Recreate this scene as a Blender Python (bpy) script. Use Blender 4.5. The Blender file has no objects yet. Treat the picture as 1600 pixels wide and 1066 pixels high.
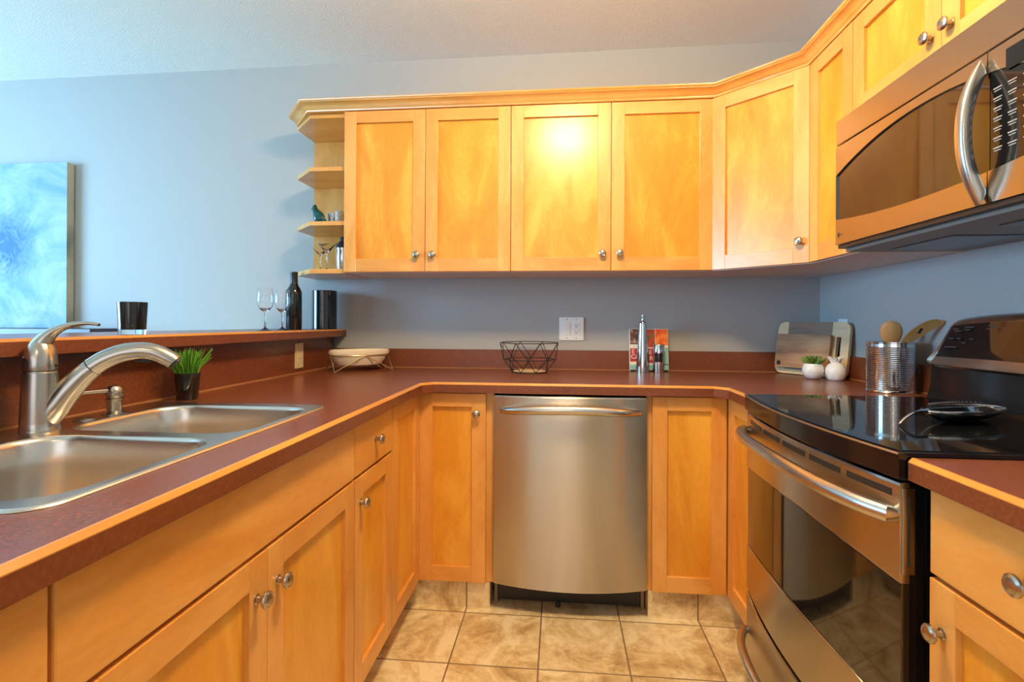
import bpy, bmesh, math, random
from mathutils import Vector, Matrix
random.seed(7)
PI = math.pi
SC = bpy.context.scene
COL = SC.collection

# ------------------------------------------------------------------ camera
cam_d = bpy.data.cameras.new('camera')
cam = bpy.data.objects.new('camera', cam_d)
COL.objects.link(cam)
SC.camera = cam
F_PX, PY0 = 792.11, 503.12
YAW, PITCH, ROLL = 0.0927, 0.0014, 0.0043
cam_d.sensor_fit = 'HORIZONTAL'
cam_d.sensor_width = 36.0
cam_d.lens = F_PX / 1600 * 36
cam_d.shift_y = -(533 - PY0) / 1600
cam_d.clip_start = 0.02
fw = Vector((-math.sin(YAW), math.cos(YAW), 0)); rt = Vector((math.cos(YAW), math.sin(YAW), 0)); up = Vector((0, 0, 1))
fw, up = math.cos(PITCH) * fw + math.sin(PITCH) * up, math.cos(PITCH) * up - math.sin(PITCH) * fw
rt, up = math.cos(ROLL) * rt + math.sin(ROLL) * up, math.cos(ROLL) * up - math.sin(ROLL) * rt
m = Matrix((rt, up, -fw)).transposed().to_4x4()
m.translation = Vector((0.1619, -2.6292, 1.1534))
cam.matrix_world = m

# ------------------------------------------------------------------ world, lights, exposure
SC.view_settings.view_transform = 'Standard'
SC.view_settings.look = 'None'
SC.view_settings.exposure = 0.0
SC.view_settings.gamma = 1.0
SC.view_settings.use_curve_mapping = False
SC.cycles.max_bounces = 10
SC.cycles.diffuse_bounces = 5
SC.cycles.glossy_bounces = 6
SC.cycles.transmission_bounces = 10
SC.cycles.sample_clamp_indirect = 6.0
SC.cycles.caustics_refractive = False
SC.cycles.caustics_reflective = False
SC.cycles.use_denoising = True

world = bpy.data.worlds.new('world'); SC.world = world
world.use_nodes = True
bg = world.node_tree.nodes['Background']
bg.inputs[0].default_value = (0.55, 0.72, 1.0, 1)
bg.inputs[1].default_value = 1.0

def area_light(name, loc, target, sx, sy, power, color, shape='RECTANGLE', spread=180):
    d = bpy.data.lights.new(name, 'AREA')
    d.shape = shape; d.size = sx; d.size_y = sy; d.energy = power; d.color = color
    d.spread = math.radians(spread)
    o = bpy.data.objects.new(name, d); COL.objects.link(o)
    o.location = loc
    o.rotation_euler = (Vector(target) - Vector(loc)).to_track_quat('-Z', 'Y').to_euler()
    return o
WARM = (1.0, 0.80, 0.56)
DAY = (0.30, 0.64, 1.0)
area_light('window_light_left', (-4.90, -2.1, 1.50), (0, -1.3, 0.55), 1.9, 1.4, 270, DAY)
area_light('fill_light_rear', (-0.6, -5.90, 1.45), (0.1, 0, 1.0), 2.6, 1.7, 14, (1.0, 0.9, 0.78))  # general fill added behind the camera, no known source there
LAMP_COL, LAMP_K, FILL_R = (1.0, 0.73, 0.40, 1), 158.0, 22.0

# ------------------------------------------------------------------ materials
def lin(r, g, b):
    f = lambda c: (c / 255 / 12.92) if c / 255 <= 0.04045 else ((c / 255 + 0.055) / 1.055) ** 2.4
    return (f(r), f(g), f(b), 1)
class N:
    def __init__(self, name):
        self.m = bpy.data.materials.new(name); self.m.use_nodes = True
        self.t = self.m.node_tree; self.b = self.t.nodes['Principled BSDF']
    def add(self, kind, **kw):
        n = self.t.nodes.new(kind)
        for k, v in kw.items():
            if k.startswith('_'): n.inputs[k[1:].replace('_', ' ')].default_value = v
            else: setattr(n, k, v)
        return n
    def link(self, a, b): self.t.links.new(a, b)
    def set(self, **kw):
        for k, v in kw.items(): self.b.inputs[k.replace('_', ' ')].default_value = v
        return self
    def ramp(self, src, stops):
        n = self.add('ShaderNodeValToRGB'); e = n.color_ramp.elements
        while len(e) < len(stops): e.new(0.5)
        for el, (p, c) in zip(e, stops): el.position = p; el.color = c
        self.link(src, n.inputs[0]); return n.outputs[0]
    def bump(self, src, strength, dist=0.01):
        n = self.add('ShaderNodeBump'); n.inputs['Strength'].default_value = strength; n.inputs['Distance'].default_value = dist
        self.link(src, n.inputs['Height']); self.link(n.outputs[0], self.b.inputs['Normal'])
def plain(name, col, rough=0.5, metal=0.0, **kw):
    n = N(name); n.set(Base_Color=col, Roughness=rough, Metallic=metal, **kw); return n.m
def noise_mat(name, stops, scale, detail=4, rough=0.5, bump=0, bscale=None, metal=0, stretch=(1, 1, 1), **kw):
    n = N(name); n.set(Roughness=rough, Metallic=metal, **kw)
    tc = n.add('ShaderNodeTexCoord'); mp = n.add('ShaderNodeMapping'); mp.inputs['Scale'].default_value = stretch
    n.link(tc.outputs['Object'], mp.inputs[0])
    no = n.add('ShaderNodeTexNoise', _Scale=scale, _Detail=detail); n.link(mp.outputs[0], no.inputs['Vector'])
    n.link(n.ramp(no.outputs[0], stops), n.b.inputs['Base Color'])
    if bump:
        nb = n.add('ShaderNodeTexNoise', _Scale=bscale or scale, _Detail=4); n.link(mp.outputs[0], nb.inputs['Vector'])
        n.bump(nb.outputs[0], bump, 0.005)
    return n.m
def maple(name, vertical=True, dark=(212, 142, 62), mid=(222, 156, 76), light=(234, 174, 96), rough=0.30, axis=None):
    n = N(name)
    tc = n.add('ShaderNodeTexCoord'); geo = n.add('ShaderNodeNewGeometry'); oi = n.add('ShaderNodeObjectInfo')
    ad = n.add('ShaderNodeMath', operation='ADD'); n.link(geo.outputs['Random Per Island'], ad.inputs[0]); n.link(oi.outputs['Random'], ad.inputs[1])
    mu = n.add('ShaderNodeMath', operation='MULTIPLY'); mu.inputs[1].default_value = 37.0; n.link(ad.outputs[0], mu.inputs[0])
    va = n.add('ShaderNodeVectorMath', operation='ADD'); n.link(tc.outputs['Object'], va.inputs[0]); n.link(mu.outputs[0], va.inputs[1])
    mp = n.add('ShaderNodeMapping')
    ax = axis or ('z' if vertical else 'x')
    mp.inputs['Scale'].default_value = tuple(0.30 if a == ax else 1.0 for a in 'xyz')
    n.link(va.outputs[0], mp.inputs[0])
    fig = n.add('ShaderNodeTexNoise', _Scale=7.0, _Detail=4, _Roughness=0.55, _Distortion=0.8); n.link(mp.outputs[0], fig.inputs['Vector'])
    fine = n.add('ShaderNodeTexNoise', _Scale=120.0, _Detail=3); n.link(mp.outputs[0], fine.inputs['Vector'])
    mx = n.add('ShaderNodeMath', operation='MULTIPLY_ADD'); n.link(fine.outputs[0], mx.inputs[0]); mx.inputs[1].default_value = 0.22
    n.link(fig.outputs[0], mx.inputs[2])
    blot = n.add('ShaderNodeTexNoise', _Scale=3.0, _Detail=2); n.link(va.outputs[0], blot.inputs['Vector'])
    mb = n.add('ShaderNodeMath', operation='MULTIPLY_ADD'); n.link(blot.outputs[0], mb.inputs[0]); mb.inputs[1].default_value = 0.20; n.link(mx.outputs[0], mb.inputs[2])
    rv = n.add('ShaderNodeMath', operation='MULTIPLY_ADD'); n.link(geo.outputs['Random Per Island'], rv.inputs[0]); rv.inputs[1].default_value = 0.10; n.link(mb.outputs[0], rv.inputs[2])
    c = n.ramp(rv.outputs[0], [(0.52, lin(*dark)), (0.73, lin(*mid)), (0.94, lin(*light))])
    n.link(c, n.b.inputs['Base Color'])
    n.set(Roughness=rough, Coat_Weight=0.22, Coat_Roughness=0.20)
    return n.m
def brushed(name, col, rough=0.3, aniso=0.75, rot=0.25, metal=1.0, axis='Z'):
    n = N(name); n.set(Base_Color=col, Metallic=metal, Roughness=rough, Anisotropic=aniso, Anisotropic_Rotation=rot)
    tg = n.add('ShaderNodeTangent', direction_type='RADIAL', axis=axis); n.link(tg.outputs[0], n.b.inputs['Tangent'])
    tc = n.add('ShaderNodeTexCoord'); mp = n.add('ShaderNodeMapping'); mp.inputs['Scale'].default_value = (2, 2, 400)
    n.link(tc.outputs['Object'], mp.inputs[0])
    no = n.add('ShaderNodeTexNoise', _Scale=1.0, _Detail=2); n.link(mp.outputs[0], no.inputs['Vector'])
    mr = n.add('ShaderNodeMapRange'); mr.inputs['To Min'].default_value = rough * 0.97; mr.inputs['To Max'].default_value = rough * 1.04
    n.link(no.outputs[0], mr.inputs[0]); n.link(mr.outputs[0], n.b.inputs['Roughness'])
    return n.m

M = {}
M['maple_v'] = maple('maple_vertical_grain', True)
M['maple_h'] = maple('maple_horizontal_grain', False)
M['maple_panel'] = maple('maple_panel', True, dark=(212, 136, 36), mid=(226, 156, 48), light=(238, 180, 72))
M['maple_x'] = maple('maple_grain_along_x', axis='x')
M['maple_edge'] = maple('maple_edge_strip', axis='y', dark=(192, 126, 52), mid=(202, 138, 60), light=(212, 150, 72), rough=0.3)
M['melamine'] = plain('pale_melamine', lin(226, 214, 200), 0.45)
M['dark_gap'] = plain('dark_recess', lin(20, 14, 10), 0.8)
def laminate():
    n = N('reddish_brown_laminate'); n.set(Roughness=0.27, Specular_IOR_Level=0.5)
    tc = n.add('ShaderNodeTexCoord')
    a = n.add('ShaderNodeTexNoise', _Scale=140.0, _Detail=3); n.link(tc.outputs['Object'], a.inputs['Vector'])
    b = n.add('ShaderNodeTexNoise', _Scale=5.0, _Detail=3); n.link(tc.outputs['Object'], b.inputs['Vector'])
    mx = n.add('ShaderNodeMath', operation='MULTIPLY_ADD'); n.link(b.outputs[0], mx.inputs[0]); mx.inputs[1].default_value = 0.35; n.link(a.outputs[0], mx.inputs[2])
    n.link(n.ramp(mx.outputs[0], [(0.40, lin(108, 57, 33)), (0.68, lin(118, 64, 39)), (0.95, lin(128, 72, 46))]), n.b.inputs['Base Color'])
    return n.m
M['laminate'] = laminate()
M['steel'] = brushed('brushed_stainless_steel', lin(190, 182, 170), 0.25, 0.96)
M['steel_sink'] = plain('satin_stainless_sink', lin(222, 216, 206), 0.27, 1.0, Anisotropic=0.4)
M['steel_handle'] = plain('smooth_stainless_handle', lin(205, 200, 194), 0.26, 1.0)
M['nickel'] = plain('brushed_nickel', lin(190, 184, 174), 0.24, 1.0)
M['nickel_knob'] = plain('satin_nickel_knob', lin(185, 175, 160), 0.26, 1.0)
M['chrome'] = plain('polished_steel', lin(215, 215, 215), 0.1, 1.0)
M['black_glass'] = plain('black_glass', (0.006, 0.006, 0.007, 1), 0.04, 0.0, Specular_IOR_Level=0.6)
M['oven_glass'] = plain('dark_oven_glass', (0.012, 0.010, 0.008, 1), 0.05, 0.0, IOR=1.85)
M['black_enamel'] = plain('black_enamel', (0.005, 0.005, 0.006, 1), 0.13, Specular_IOR_Level=0.35)
M['black_plastic'] = plain('black_plastic', (0.015, 0.014, 0.013, 1), 0.4)
M['white_plastic'] = plain('white_plastic', lin(246, 243, 238), 0.35)
M['ivory_plastic'] = plain('ivory_plastic', lin(226, 208, 168), 0.4)
M['slot'] = plain('dark_slot', lin(50, 44, 40), 0.6)
M['grey_print'] = plain('grey_print', lin(150, 150, 150), 0.5)
M['dim_print'] = plain('dim_grey_print', lin(70, 68, 66), 0.5)
M['glass'] = plain('clear_glass', (1, 1, 1, 1), 0.0, 0.0, Transmission_Weight=1.0, IOR=1.45)
M['black_gloss'] = plain('glossy_black_glaze', (0.008, 0.009, 0.010, 1), 0.07, 0.0, Coat_Weight=0.5)
M['bottle_glass'] = plain('dark_bottle_glass', (0.006, 0.008, 0.010, 1), 0.06, 0.0, Coat_Weight=0.4)
M['foil'] = plain('black_foil', (0.02, 0.02, 0.025, 1), 0.35)
M['white_ceramic'] = plain('white_ceramic', lin(240, 238, 234), 0.22, 0.0, Coat_Weight=0.3)
M['cream_ceramic'] = plain('cream_ceramic', lin(236, 222, 196), 0.3, 0.0, Coat_Weight=0.2)
M['gold_wire'] = plain('pale_gold_wire', lin(214, 186, 134), 0.3, 0.9)
M['black_wire'] = plain('dark_bronze_wire', lin(34, 26, 24), 0.5, 0.3)
M['tan_disc'] = noise_mat('pale_tan_disc', [(0.4, lin(200, 165, 115)), (0.7, lin(225, 195, 150))], 60, 3, 0.7)
def blade_mat():
    n = N('grass_green'); n.set(Roughness=0.45)
    g = n.add('ShaderNodeNewGeometry')
    n.link(n.ramp(g.outputs['Random Per Island'], [(0.0, lin(40, 112, 18)), (0.55, lin(84, 166, 36)), (1.0, lin(150, 206, 84))]), n.b.inputs['Base Color'])
    return n.m
M['leaf'] = blade_mat()
M['leaf_dark'] = noise_mat('succulent_green', [(0.3, lin(50, 92, 32)), (0.7, lin(128, 150, 62))], 40, 2, 0.5)
M['teal'] = noise_mat('teal_glaze', [(0.3, lin(10, 62, 68)), (0.7, lin(16, 92, 96))], 20, 2, 0.15)
M['silver_bead'] = noise_mat('silvered_mercury_glass', [(0.35, lin(150, 155, 165)), (0.65, lin(235, 238, 242))], 90, 3, 0.2, 0.6, 120, metal=0.8)
M['spoon_wood'] = noise_mat('beech_spoon_wood', [(0.3, lin(176, 122, 66)), (0.7, lin(206, 154, 94))], 25, 4, 0.5, stretch=(1, 1, 0.2))
M['acacia'] = noise_mat('acacia_board_wood', [(0.30, lin(104, 70, 44)), (0.48, lin(158, 114, 76)), (0.66, lin(200, 156, 110))], 9, 6, 0.45, stretch=(0.35, 1, 2.2), Specular_IOR_Level=0.4)
M['acacia_big'] = noise_mat('brown_board_wood', [(0.30, lin(112, 84, 64)), (0.70, lin(150, 118, 92))], 12, 6, 0.5, stretch=(0.3, 1, 2.5))
M['sapwood'] = noise_mat('pale_sapwood', [(0.3, lin(206, 172, 126)), (0.7, lin(228, 200, 156))], 14, 4, 0.5, stretch=(0.3, 1, 2.0))
M['mantel'] = noise_mat('dark_mantel_paint', [(0.3, lin(52, 44, 58)), (0.7, lin(66, 54, 66))], 6, 3, 0.3)
M['canvas_side'] = noise_mat('canvas_edge', [(0.3, lin(120, 128, 118)), (0.5, lin(176, 172, 150)), (0.7, lin(196, 186, 160))], 5, 5, 0.7, stretch=(1, 1, 0.6))

def wall_mat(name, col, bump=0.12):
    n = N(name); n.set(Roughness=0.6, Specular_IOR_Level=0.3)
    tc = n.add('ShaderNodeTexCoord'); no = n.add('ShaderNodeTexNoise', _Scale=220.0, _Detail=3); n.link(tc.outputs['Object'], no.inputs['Vector'])
    n.bump(no.outputs[0], bump, 0.002)
    n.set(Base_Color=col); return n.m
M['wall'] = wall_mat('blue_grey_paint', lin(174, 175, 174))
M['wall_beige'] = wall_mat('beige_paint', lin(200, 190, 172))
def ceiling_mat():
    n = N('textured_ceiling'); n.set(Roughness=0.9, Base_Color=lin(240, 240, 238), Specular_IOR_Level=0.1)
    tc = n.add('ShaderNodeTexCoord'); v = n.add('ShaderNodeTexNoise', _Scale=150.0, _Detail=5, _Roughness=0.7); n.link(tc.outputs['Object'], v.inputs['Vector'])
    n.bump(v.outputs[0], 0.5, 0.008)
    return n.m
M['ceiling'] = ceiling_mat()
def tile_mat(name, ox, oy, floor=True, T=0.3033):
    n = N(name); n.set(Roughness=0.34, Specular_IOR_Level=0.45)
    tc = n.add('ShaderNodeTexCoord'); mp = n.add('ShaderNodeMapping', vector_type='POINT')
    mp.inputs['Location'].default_value = (-ox / T, -oy / T, 0); mp.inputs['Scale'].default_value = (1 / T, 1 / T, 1 / T)
    n.link(tc.outputs['Object'], mp.inputs[0])
    fl = n.add('ShaderNodeVectorMath', operation='FLOOR'); n.link(mp.outputs[0], fl.inputs[0])
    wn = n.add('ShaderNodeTexWhiteNoise', noise_dimensions='3D'); n.link(fl.outputs[0], wn.inputs[0])
    fr = n.add('ShaderNodeVectorMath', operation='FRACTION'); n.link(mp.outputs[0], fr.inputs[0])
    sx = n.add('ShaderNodeSeparateXYZ'); n.link(fr.outputs[0], sx.inputs[0])
    def edge(s):
        a = n.add('ShaderNodeMath', operation='SUBTRACT'); n.link(s, a.inputs[0]); a.inputs[1].default_value = 0.5
        b = n.add('ShaderNodeMath', operation='ABSOLUTE'); n.link(a.outputs[0], b.inputs[0]); return b.outputs[0]
    mxn = n.add('ShaderNodeMath', operation='MAXIMUM'); n.link(edge(sx.outputs[0]), mxn.inputs[0]); n.link(edge(sx.outputs[1]), mxn.inputs[1])
    grout = n.add('ShaderNodeMapRange'); grout.inputs['From Min'].default_value = 0.489; grout.inputs['From Max'].default_value = 0.494
    n.link(mxn.outputs[0] if floor else edge(sx.outputs[0]), grout.inputs[0])
    # per-tile shifted, swirling stone figure
    sc = n.add('ShaderNodeVectorMath', operation='SCALE'); sc.inputs['Scale'].default_value = 23.0; n.link(wn.outputs['Color'], sc.inputs[0])
    av = n.add('ShaderNodeVectorMath', operation='ADD'); n.link(tc.outputs['Object'], av.inputs[0]); n.link(sc.outputs[0], av.inputs[1])
    n1 = n.add('ShaderNodeTexNoise', _Scale=5.5, _Detail=9, _Roughness=0.66, _Distortion=0.9); n.link(av.outputs[0], n1.inputs['Vector'])
    n2 = n.add('ShaderNodeTexNoise', _Scale=34.0, _Detail=5, _Roughness=0.7); n.link(av.outputs[0], n2.inputs['Vector'])
    ma = n.add('ShaderNodeMath', operation='MULTIPLY_ADD'); n.link(n2.outputs[0], ma.inputs[0]); ma.inputs[1].default_value = 0.30; n.link(n1.outputs[0], ma.inputs[2])
    c = n.ramp(ma.outputs[0], [(0.46, lin(160, 130, 88)), (0.57, lin(198, 170, 122)), (0.65, lin(220, 197, 150)), (0.76, lin(240, 226, 190))])
    mix = n.add('ShaderNodeMix', data_type='RGBA'); n.link(grout.outputs[0], mix.inputs[0]); n.link(c, mix.inputs[6]); mix.inputs[7].default_value = lin(128, 104, 78)
    n.link(mix.outputs[2], n.b.inputs['Base Color'])
    iv = n.add('ShaderNodeMath', operation='MULTIPLY_ADD'); n.link(grout.outputs[0], iv.inputs[0]); iv.inputs[1].default_value = -1.0; iv.inputs[2].default_value = 1.0
    n.bump(iv.outputs[0], 0.5, 0.002)
    return n.m
M['floor_tile'] = tile_mat('beige_stone_floor_tile', -0.2062, -0.6365)
M['toe_tile'] = tile_mat('beige_stone_toe_tile', -0.2062, -0.6365, False)
def paint_art():
    n = N('blue_abstract_paint'); n.set(Roughness=0.6)
    tc = n.add('ShaderNodeTexCoord')
    n1 = n.add('ShaderNodeTexNoise', _Scale=2.6, _Detail=8, _Roughness=0.65, _Distortion=2.2); n.link(tc.outputs['Object'], n1.inputs['Vector'])
    base = n.ramp(n1.outputs[0], [(0.30, lin(92, 138, 160)), (0.46, lin(130, 162, 174)), (0.60, lin(160, 180, 186)), (0.75, lin(190, 196, 194))])
    # dark strokes gathered around one place on the canvas
    mp = n.add('ShaderNodeMapping'); mp.inputs['Location'].default_value = (-0.10, 0.0, -0.46); n.link(tc.outputs['Object'], mp.inputs[0])
    gr = n.add('ShaderNodeTexGradient', gradient_type='SPHERICAL')
    mp2 = n.add('ShaderNodeMapping'); mp2.inputs['Scale'].default_value = (3.4, 1.0, 2.9); n.link(mp.outputs[0], mp2.inputs[0]); n.link(mp2.outputs[0], gr.inputs[0])
    n2 = n.add('ShaderNodeTexNoise', _Scale=9.0, _Detail=6, _Roughness=0.7, _Distortion=3.0); n.link(tc.outputs['Object'], n2.inputs['Vector'])
    mu = n.add('ShaderNodeMath', operation='MULTIPLY'); n.link(gr.outputs[1], mu.inputs[0]); n.link(n2.outputs[0], mu.inputs[1])
    k = n.add('ShaderNodeMapRange'); k.inputs['From Min'].default_value = 0.16; k.inputs['From Max'].default_value = 0.42; n.link(mu.outputs[0], k.inputs[0])
    mix = n.add('ShaderNodeMix', data_type='RGBA'); n.link(k.outputs[0], mix.inputs[0]); n.link(base, mix.inputs[6]); mix.inputs[7].default_value = lin(20, 92, 138)
    n.link(mix.outputs[2], n.b.inputs['Base Color'])
    n.bump(n2.outputs[0], 0.3, 0.004)
    return n.m
M['art'] = paint_art()

# ------------------------------------------------------------------ mesh helpers
class MB:
    def __init__(self): self.bm = bmesh.new(); self.round = False
    def _merge(self, tmp, mat=0, xf=None):
        for f in tmp.faces: f.material_index = mat
        if xf is not None: bmesh.ops.transform(tmp, matrix=xf, verts=tmp.verts)
        me = bpy.data.meshes.new('tmp'); tmp.to_mesh(me); tmp.free()
        self.bm.from_mesh(me); bpy.data.meshes.remove(me); return self
    def box(self, x0, x1, y0, y1, z0, z1, bev=0.0, mat=0, xf=None, seg=2):
        t = bmesh.new()
        v = [t.verts.new((x, y, z)) for x in (x0, x1) for y in (y0, y1) for z in (z0, z1)]
        for q in ((0, 1, 3, 2), (4, 6, 7, 5), (0, 4, 5, 1), (2, 3, 7, 6), (0, 2, 6, 4), (1, 5, 7, 3)): t.faces.new([v[i] for i in q])
        bmesh.ops.recalc_face_normals(t, faces=t.faces)
        if bev: bmesh.ops.bevel(t, geom=list(t.edges), offset=bev, segments=seg, profile=0.5, affect='EDGES', clamp_overlap=True)
        return self._merge(t, mat, xf)
    def lathe(self, prof, seg=40, mat=0, xf=None, sx=1.0, sy=1.0, c=(0, 0, 0), wob=None):
        self.round = True
        t = bmesh.new(); rings = []
        for (r, z) in prof:
            if r < 1e-6: rings.append([t.verts.new((c[0], c[1], c[2] + z))])
            else:
                ring = []
                for k in range(seg):
                    a = 2 * PI * k / seg; rr = r * (wob(a, z) if wob else 1)
                    ring.append(t.verts.new((c[0] + rr * math.cos(a) * sx, c[1] + rr * math.sin(a) * sy, c[2] + z)))
                rings.append(ring)
        for A, B in zip(rings, rings[1:]):
            if len(A) == 1 and len(B) == 1: continue
            for k in range(seg):
                k2 = (k + 1) % seg
                if len(A) == 1: t.faces.new((A[0], B[k2], B[k]))
                elif len(B) == 1: t.faces.new((A[k], A[k2], B[0]))
                else: t.faces.new((A[k], A[k2], B[k2], B[k]))
        bmesh.ops.recalc_face_normals(t, faces=t.faces)
        return self._merge(t, mat, xf)
    def tube(self, pts, r, seg=12, closed=False, mat=0, xf=None, flat=1.0, cap=True, ref=None):
        self.round = True
        pts = [Vector(p) for p in pts]; n = len(pts)
        rad = r if isinstance(r, (list, tuple)) else [r] * n
        tan = []
        for i in range(n):
            a = pts[(i - 1) % n] if (closed or i > 0) else pts[i]
            b = pts[(i + 1) % n] if (closed or i < n - 1) else pts[i]
            tan.append((b - a).normalized())
        u = Vector(ref) if ref else (Vector((0, 0, 1)) if abs(tan[0].z) < 0.9 else Vector((1, 0, 0)))
        u = (u - tan[0] * u.dot(tan[0])).normalized()
        t = bmesh.new(); rings = []
        for i in range(n):
            u = (u - tan[i] * u.dot(tan[i])).normalized(); w = tan[i].cross(u)
            rr = rad[i] if not isinstance(rad[i], tuple) else None
            ru, rw = (rad[i] if rr is None else (rr, rr * flat))
            rings.append([t.verts.new(pts[i] + u * math.cos(2 * PI * k / seg) * ru + w * math.sin(2 * PI * k / seg) * rw) for k in range(seg)])
        pairs = list(zip(rings, rings[1:])) + ([(rings[-1], rings[0])] if closed else [])
        for A, B in pairs:
            for k in range(seg): t.faces.new((A[k], A[(k + 1) % seg], B[(k + 1) % seg], B[k]))
        if not closed and cap: t.faces.new(rings[0][::-1]); t.faces.new(rings[-1])
        bmesh.ops.recalc_face_normals(t, faces=t.faces)
        return self._merge(t, mat, xf)
    def prism(self, poly, z0, z1, mat=0, xf=None, bev=0.0):
        t = bmesh.new()
        a = [t.verts.new((x, y, z0)) for x, y in poly]; b = [t.verts.new((x, y, z1)) for x, y in poly]
        t.faces.new(a[::-1]); t.faces.new(b); n = len(poly)
        for i in range(n): t.faces.new((a[i], a[(i + 1) % n], b[(i + 1) % n], b[i]))
        bmesh.ops.recalc_face_normals(t, faces=t.faces)
        if bev: bmesh.ops.bevel(t, geom=list(t.edges), offset=bev, segments=2, profile=0.5, affect='EDGES', clamp_overlap=True)
        return self._merge(t, mat, xf)
    def sweep(self, prof, path, side=1, mat=0, xf=None):
        # prof: closed (offset, z) outline; path: open 2-D polyline; side=1 offsets to the left of travel
        P = [Vector((p[0], p[1])) for p in path]; n = len(P); t = bmesh.new(); rings = []
        for i in range(n):
            d0 = (P[i] - P[i - 1]).normalized() if i else None
            d1 = (P[i + 1] - P[i]).normalized() if i < n - 1 else None
            d0 = d0 or d1; d1 = d1 or d0
            n0 = Vector((-d0.y, d0.x)) * side; n1 = Vector((-d1.y, d1.x)) * side
            mi = (n0 + n1) / (1 + n0.dot(n1))
            rings.append([t.verts.new((P[i].x + mi.x * o, P[i].y + mi.y * o, z)) for o, z in prof])
        k = len(prof)
        for A, B in zip(rings, rings[1:]):
            for j in range(k): t.faces.new((A[j], A[(j + 1) % k], B[(j + 1) % k], B[j]))
        t.faces.new(rings[0]); t.faces.new(rings[-1][::-1])
        bmesh.ops.recalc_face_normals(t, faces=t.faces)
        return self._merge(t, mat, xf)
    def loft(self, rings, closed_ring=True, cap0=False, cap1=False, mat=0, xf=None, crisp=False):
        self.round = self.round or not crisp
        t = bmesh.new(); R = [[t.verts.new(p) for p in r] for r in rings]; k = len(R[0])
        for A, B in zip(R, R[1:]):
            for j in range(k if closed_ring else k - 1): t.faces.new((A[j], A[(j + 1) % k], B[(j + 1) % k], B[j]))
        if cap0: t.faces.new(R[0][::-1])
        if cap1: t.faces.new(R[-1])
        bmesh.ops.recalc_face_normals(t, faces=t.faces)
        return self._merge(t, mat, xf)
    def build(self, name, mats, parent=None, loc=(0, 0, 0), rotz=0.0, angle=None, rot=None):
        angle = angle or (35 if self.round else 16)      # flat-sided parts keep crisp shading
        me = bpy.data.meshes.new(name)
        self.bm.to_mesh(me); self.bm.free()
        for mm in (mats if isinstance(mats, (list, tuple)) else [mats]): me.materials.append(M[mm] if isinstance(mm, str) else mm)
        for p in me.polygons: p.use_smooth = True
        me.set_sharp_from_angle(angle=math.radians(angle))
        o = bpy.data.objects.new(name, me); COL.objects.link(o)
        o.location = loc; o.rotation_euler = rot or (0, 0, rotz)
        if parent: o.parent = parent
        return o
def thing(name, label, cat, loc=(0, 0, 0), rotz=0.0, group=None):
    o = bpy.data.objects.new(name, None); COL.objects.link(o)
    o.empty_display_size = 0.05
    o.location = loc; o.rotation_euler = (0, 0, rotz)
    return tag(o, label, cat, group)
def tag(o, label, cat, group=None):
    o['label'] = label; o['category'] = cat
    if group: o['group'] = group
    return o
def structure(o): o['kind'] = 'structure'; return o
def copy_tree(o, parent=None):
    c = o.copy(); COL.objects.link(c)
    if parent is not None: c.parent = parent
    for ch in [x for x in bpy.data.objects if x.parent == o]: copy_tree(ch, c)
    return c
def text_mesh(body, size, mat, name, parent, mtx, extrude=0.0003):
    cu = bpy.data.curves.new('text', 'FONT'); cu.body = body; cu.size = size; cu.extrude = extrude
    cu.align_x = 'CENTER'; cu.align_y = 'CENTER'
    tmp = bpy.data.objects.new('text', cu); COL.objects.link(tmp)
    dg = bpy.context.evaluated_depsgraph_get()
    me = bpy.data.meshes.new_from_object(tmp.evaluated_get(dg)); bpy.data.objects.remove(tmp); bpy.data.curves.remove(cu)
    me.materials.clear(); me.materials.append(M[mat])
    o = bpy.data.objects.new(name, me); COL.objects.link(o); o.parent = parent; o.matrix_local = mtx
    return o
ROT_FRONT = Matrix.Rotation(PI / 2, 4, 'X')      # local XY text plane -> facing -y

# ------------------------------------------------------------------ setting
X0, X1, Y0, ZC = -5.0, 1.4413, -6.0, 2.545
structure(MB().box(X0, X1, Y0, 0.0, -0.05, 0.0).build('floor', 'floor_tile'))
# the ceiling drops a touch towards the living room, as its line on the back wall shows
def zc(x): return 2.548 + 0.0055 * x
cb = MB(); cb.loft([[(X0, Y0, zc(X0)), (X1, Y0, zc(X1)), (X1, 0.1, zc(X1)), (X0, 0.1, zc(X0))], [(X0, Y0, zc(X0) + .06), (X1, Y0, zc(X1) + .06), (X1, 0.1, zc(X1) + .06), (X0, 0.1, zc(X0) + .06)]], True, True, True)
structure(cb.build('ceiling', 'ceiling'))
structure(MB().box(X0, X1 + 0.1, 0.0, 0.1, 0.0, 2.51).box(X0, X1 + 0.1, 0.0, 0.0999, 2.51, 2.62).build('wall_back', 'wall'))
structure(MB().box(X1, X1 + 0.1, Y0, 0.0, 0.0, 2.62).build('wall_right', 'wall'))
wl = MB()
wy0, wy1, wz0, wz1 = -3.1, -1.1, 0.75, 2.25
wl.box(X0 - 0.1, X0, Y0, wy0, 0, 2.55).box(X0 - 0.1, X0, wy1, 0, 0, 2.55).box(X0 - 0.1, X0, wy0, wy1, 0, wz0).box(X0 - 0.1, X0, wy0, wy1, wz1, 2.55)
structure(wl.build('wall_left', 'wall'))
wr = MB()
rx0, rx1, rz0, rz1 = -2.0, 0.8, 0.5, 2.3
wr.box(X0, rx0, Y0 - 0.1, Y0, 0, 2.62).box(rx1, X1, Y0 - 0.1, Y0, 0, 2.62).box(rx0, rx1, Y0 - 0.1, Y0, 0, rz0).box(rx0, rx1, Y0 - 0.1, Y0, rz1, 2.62)
structure(wr.build('wall_rear', 'wall_beige'))
w = MB()
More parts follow.
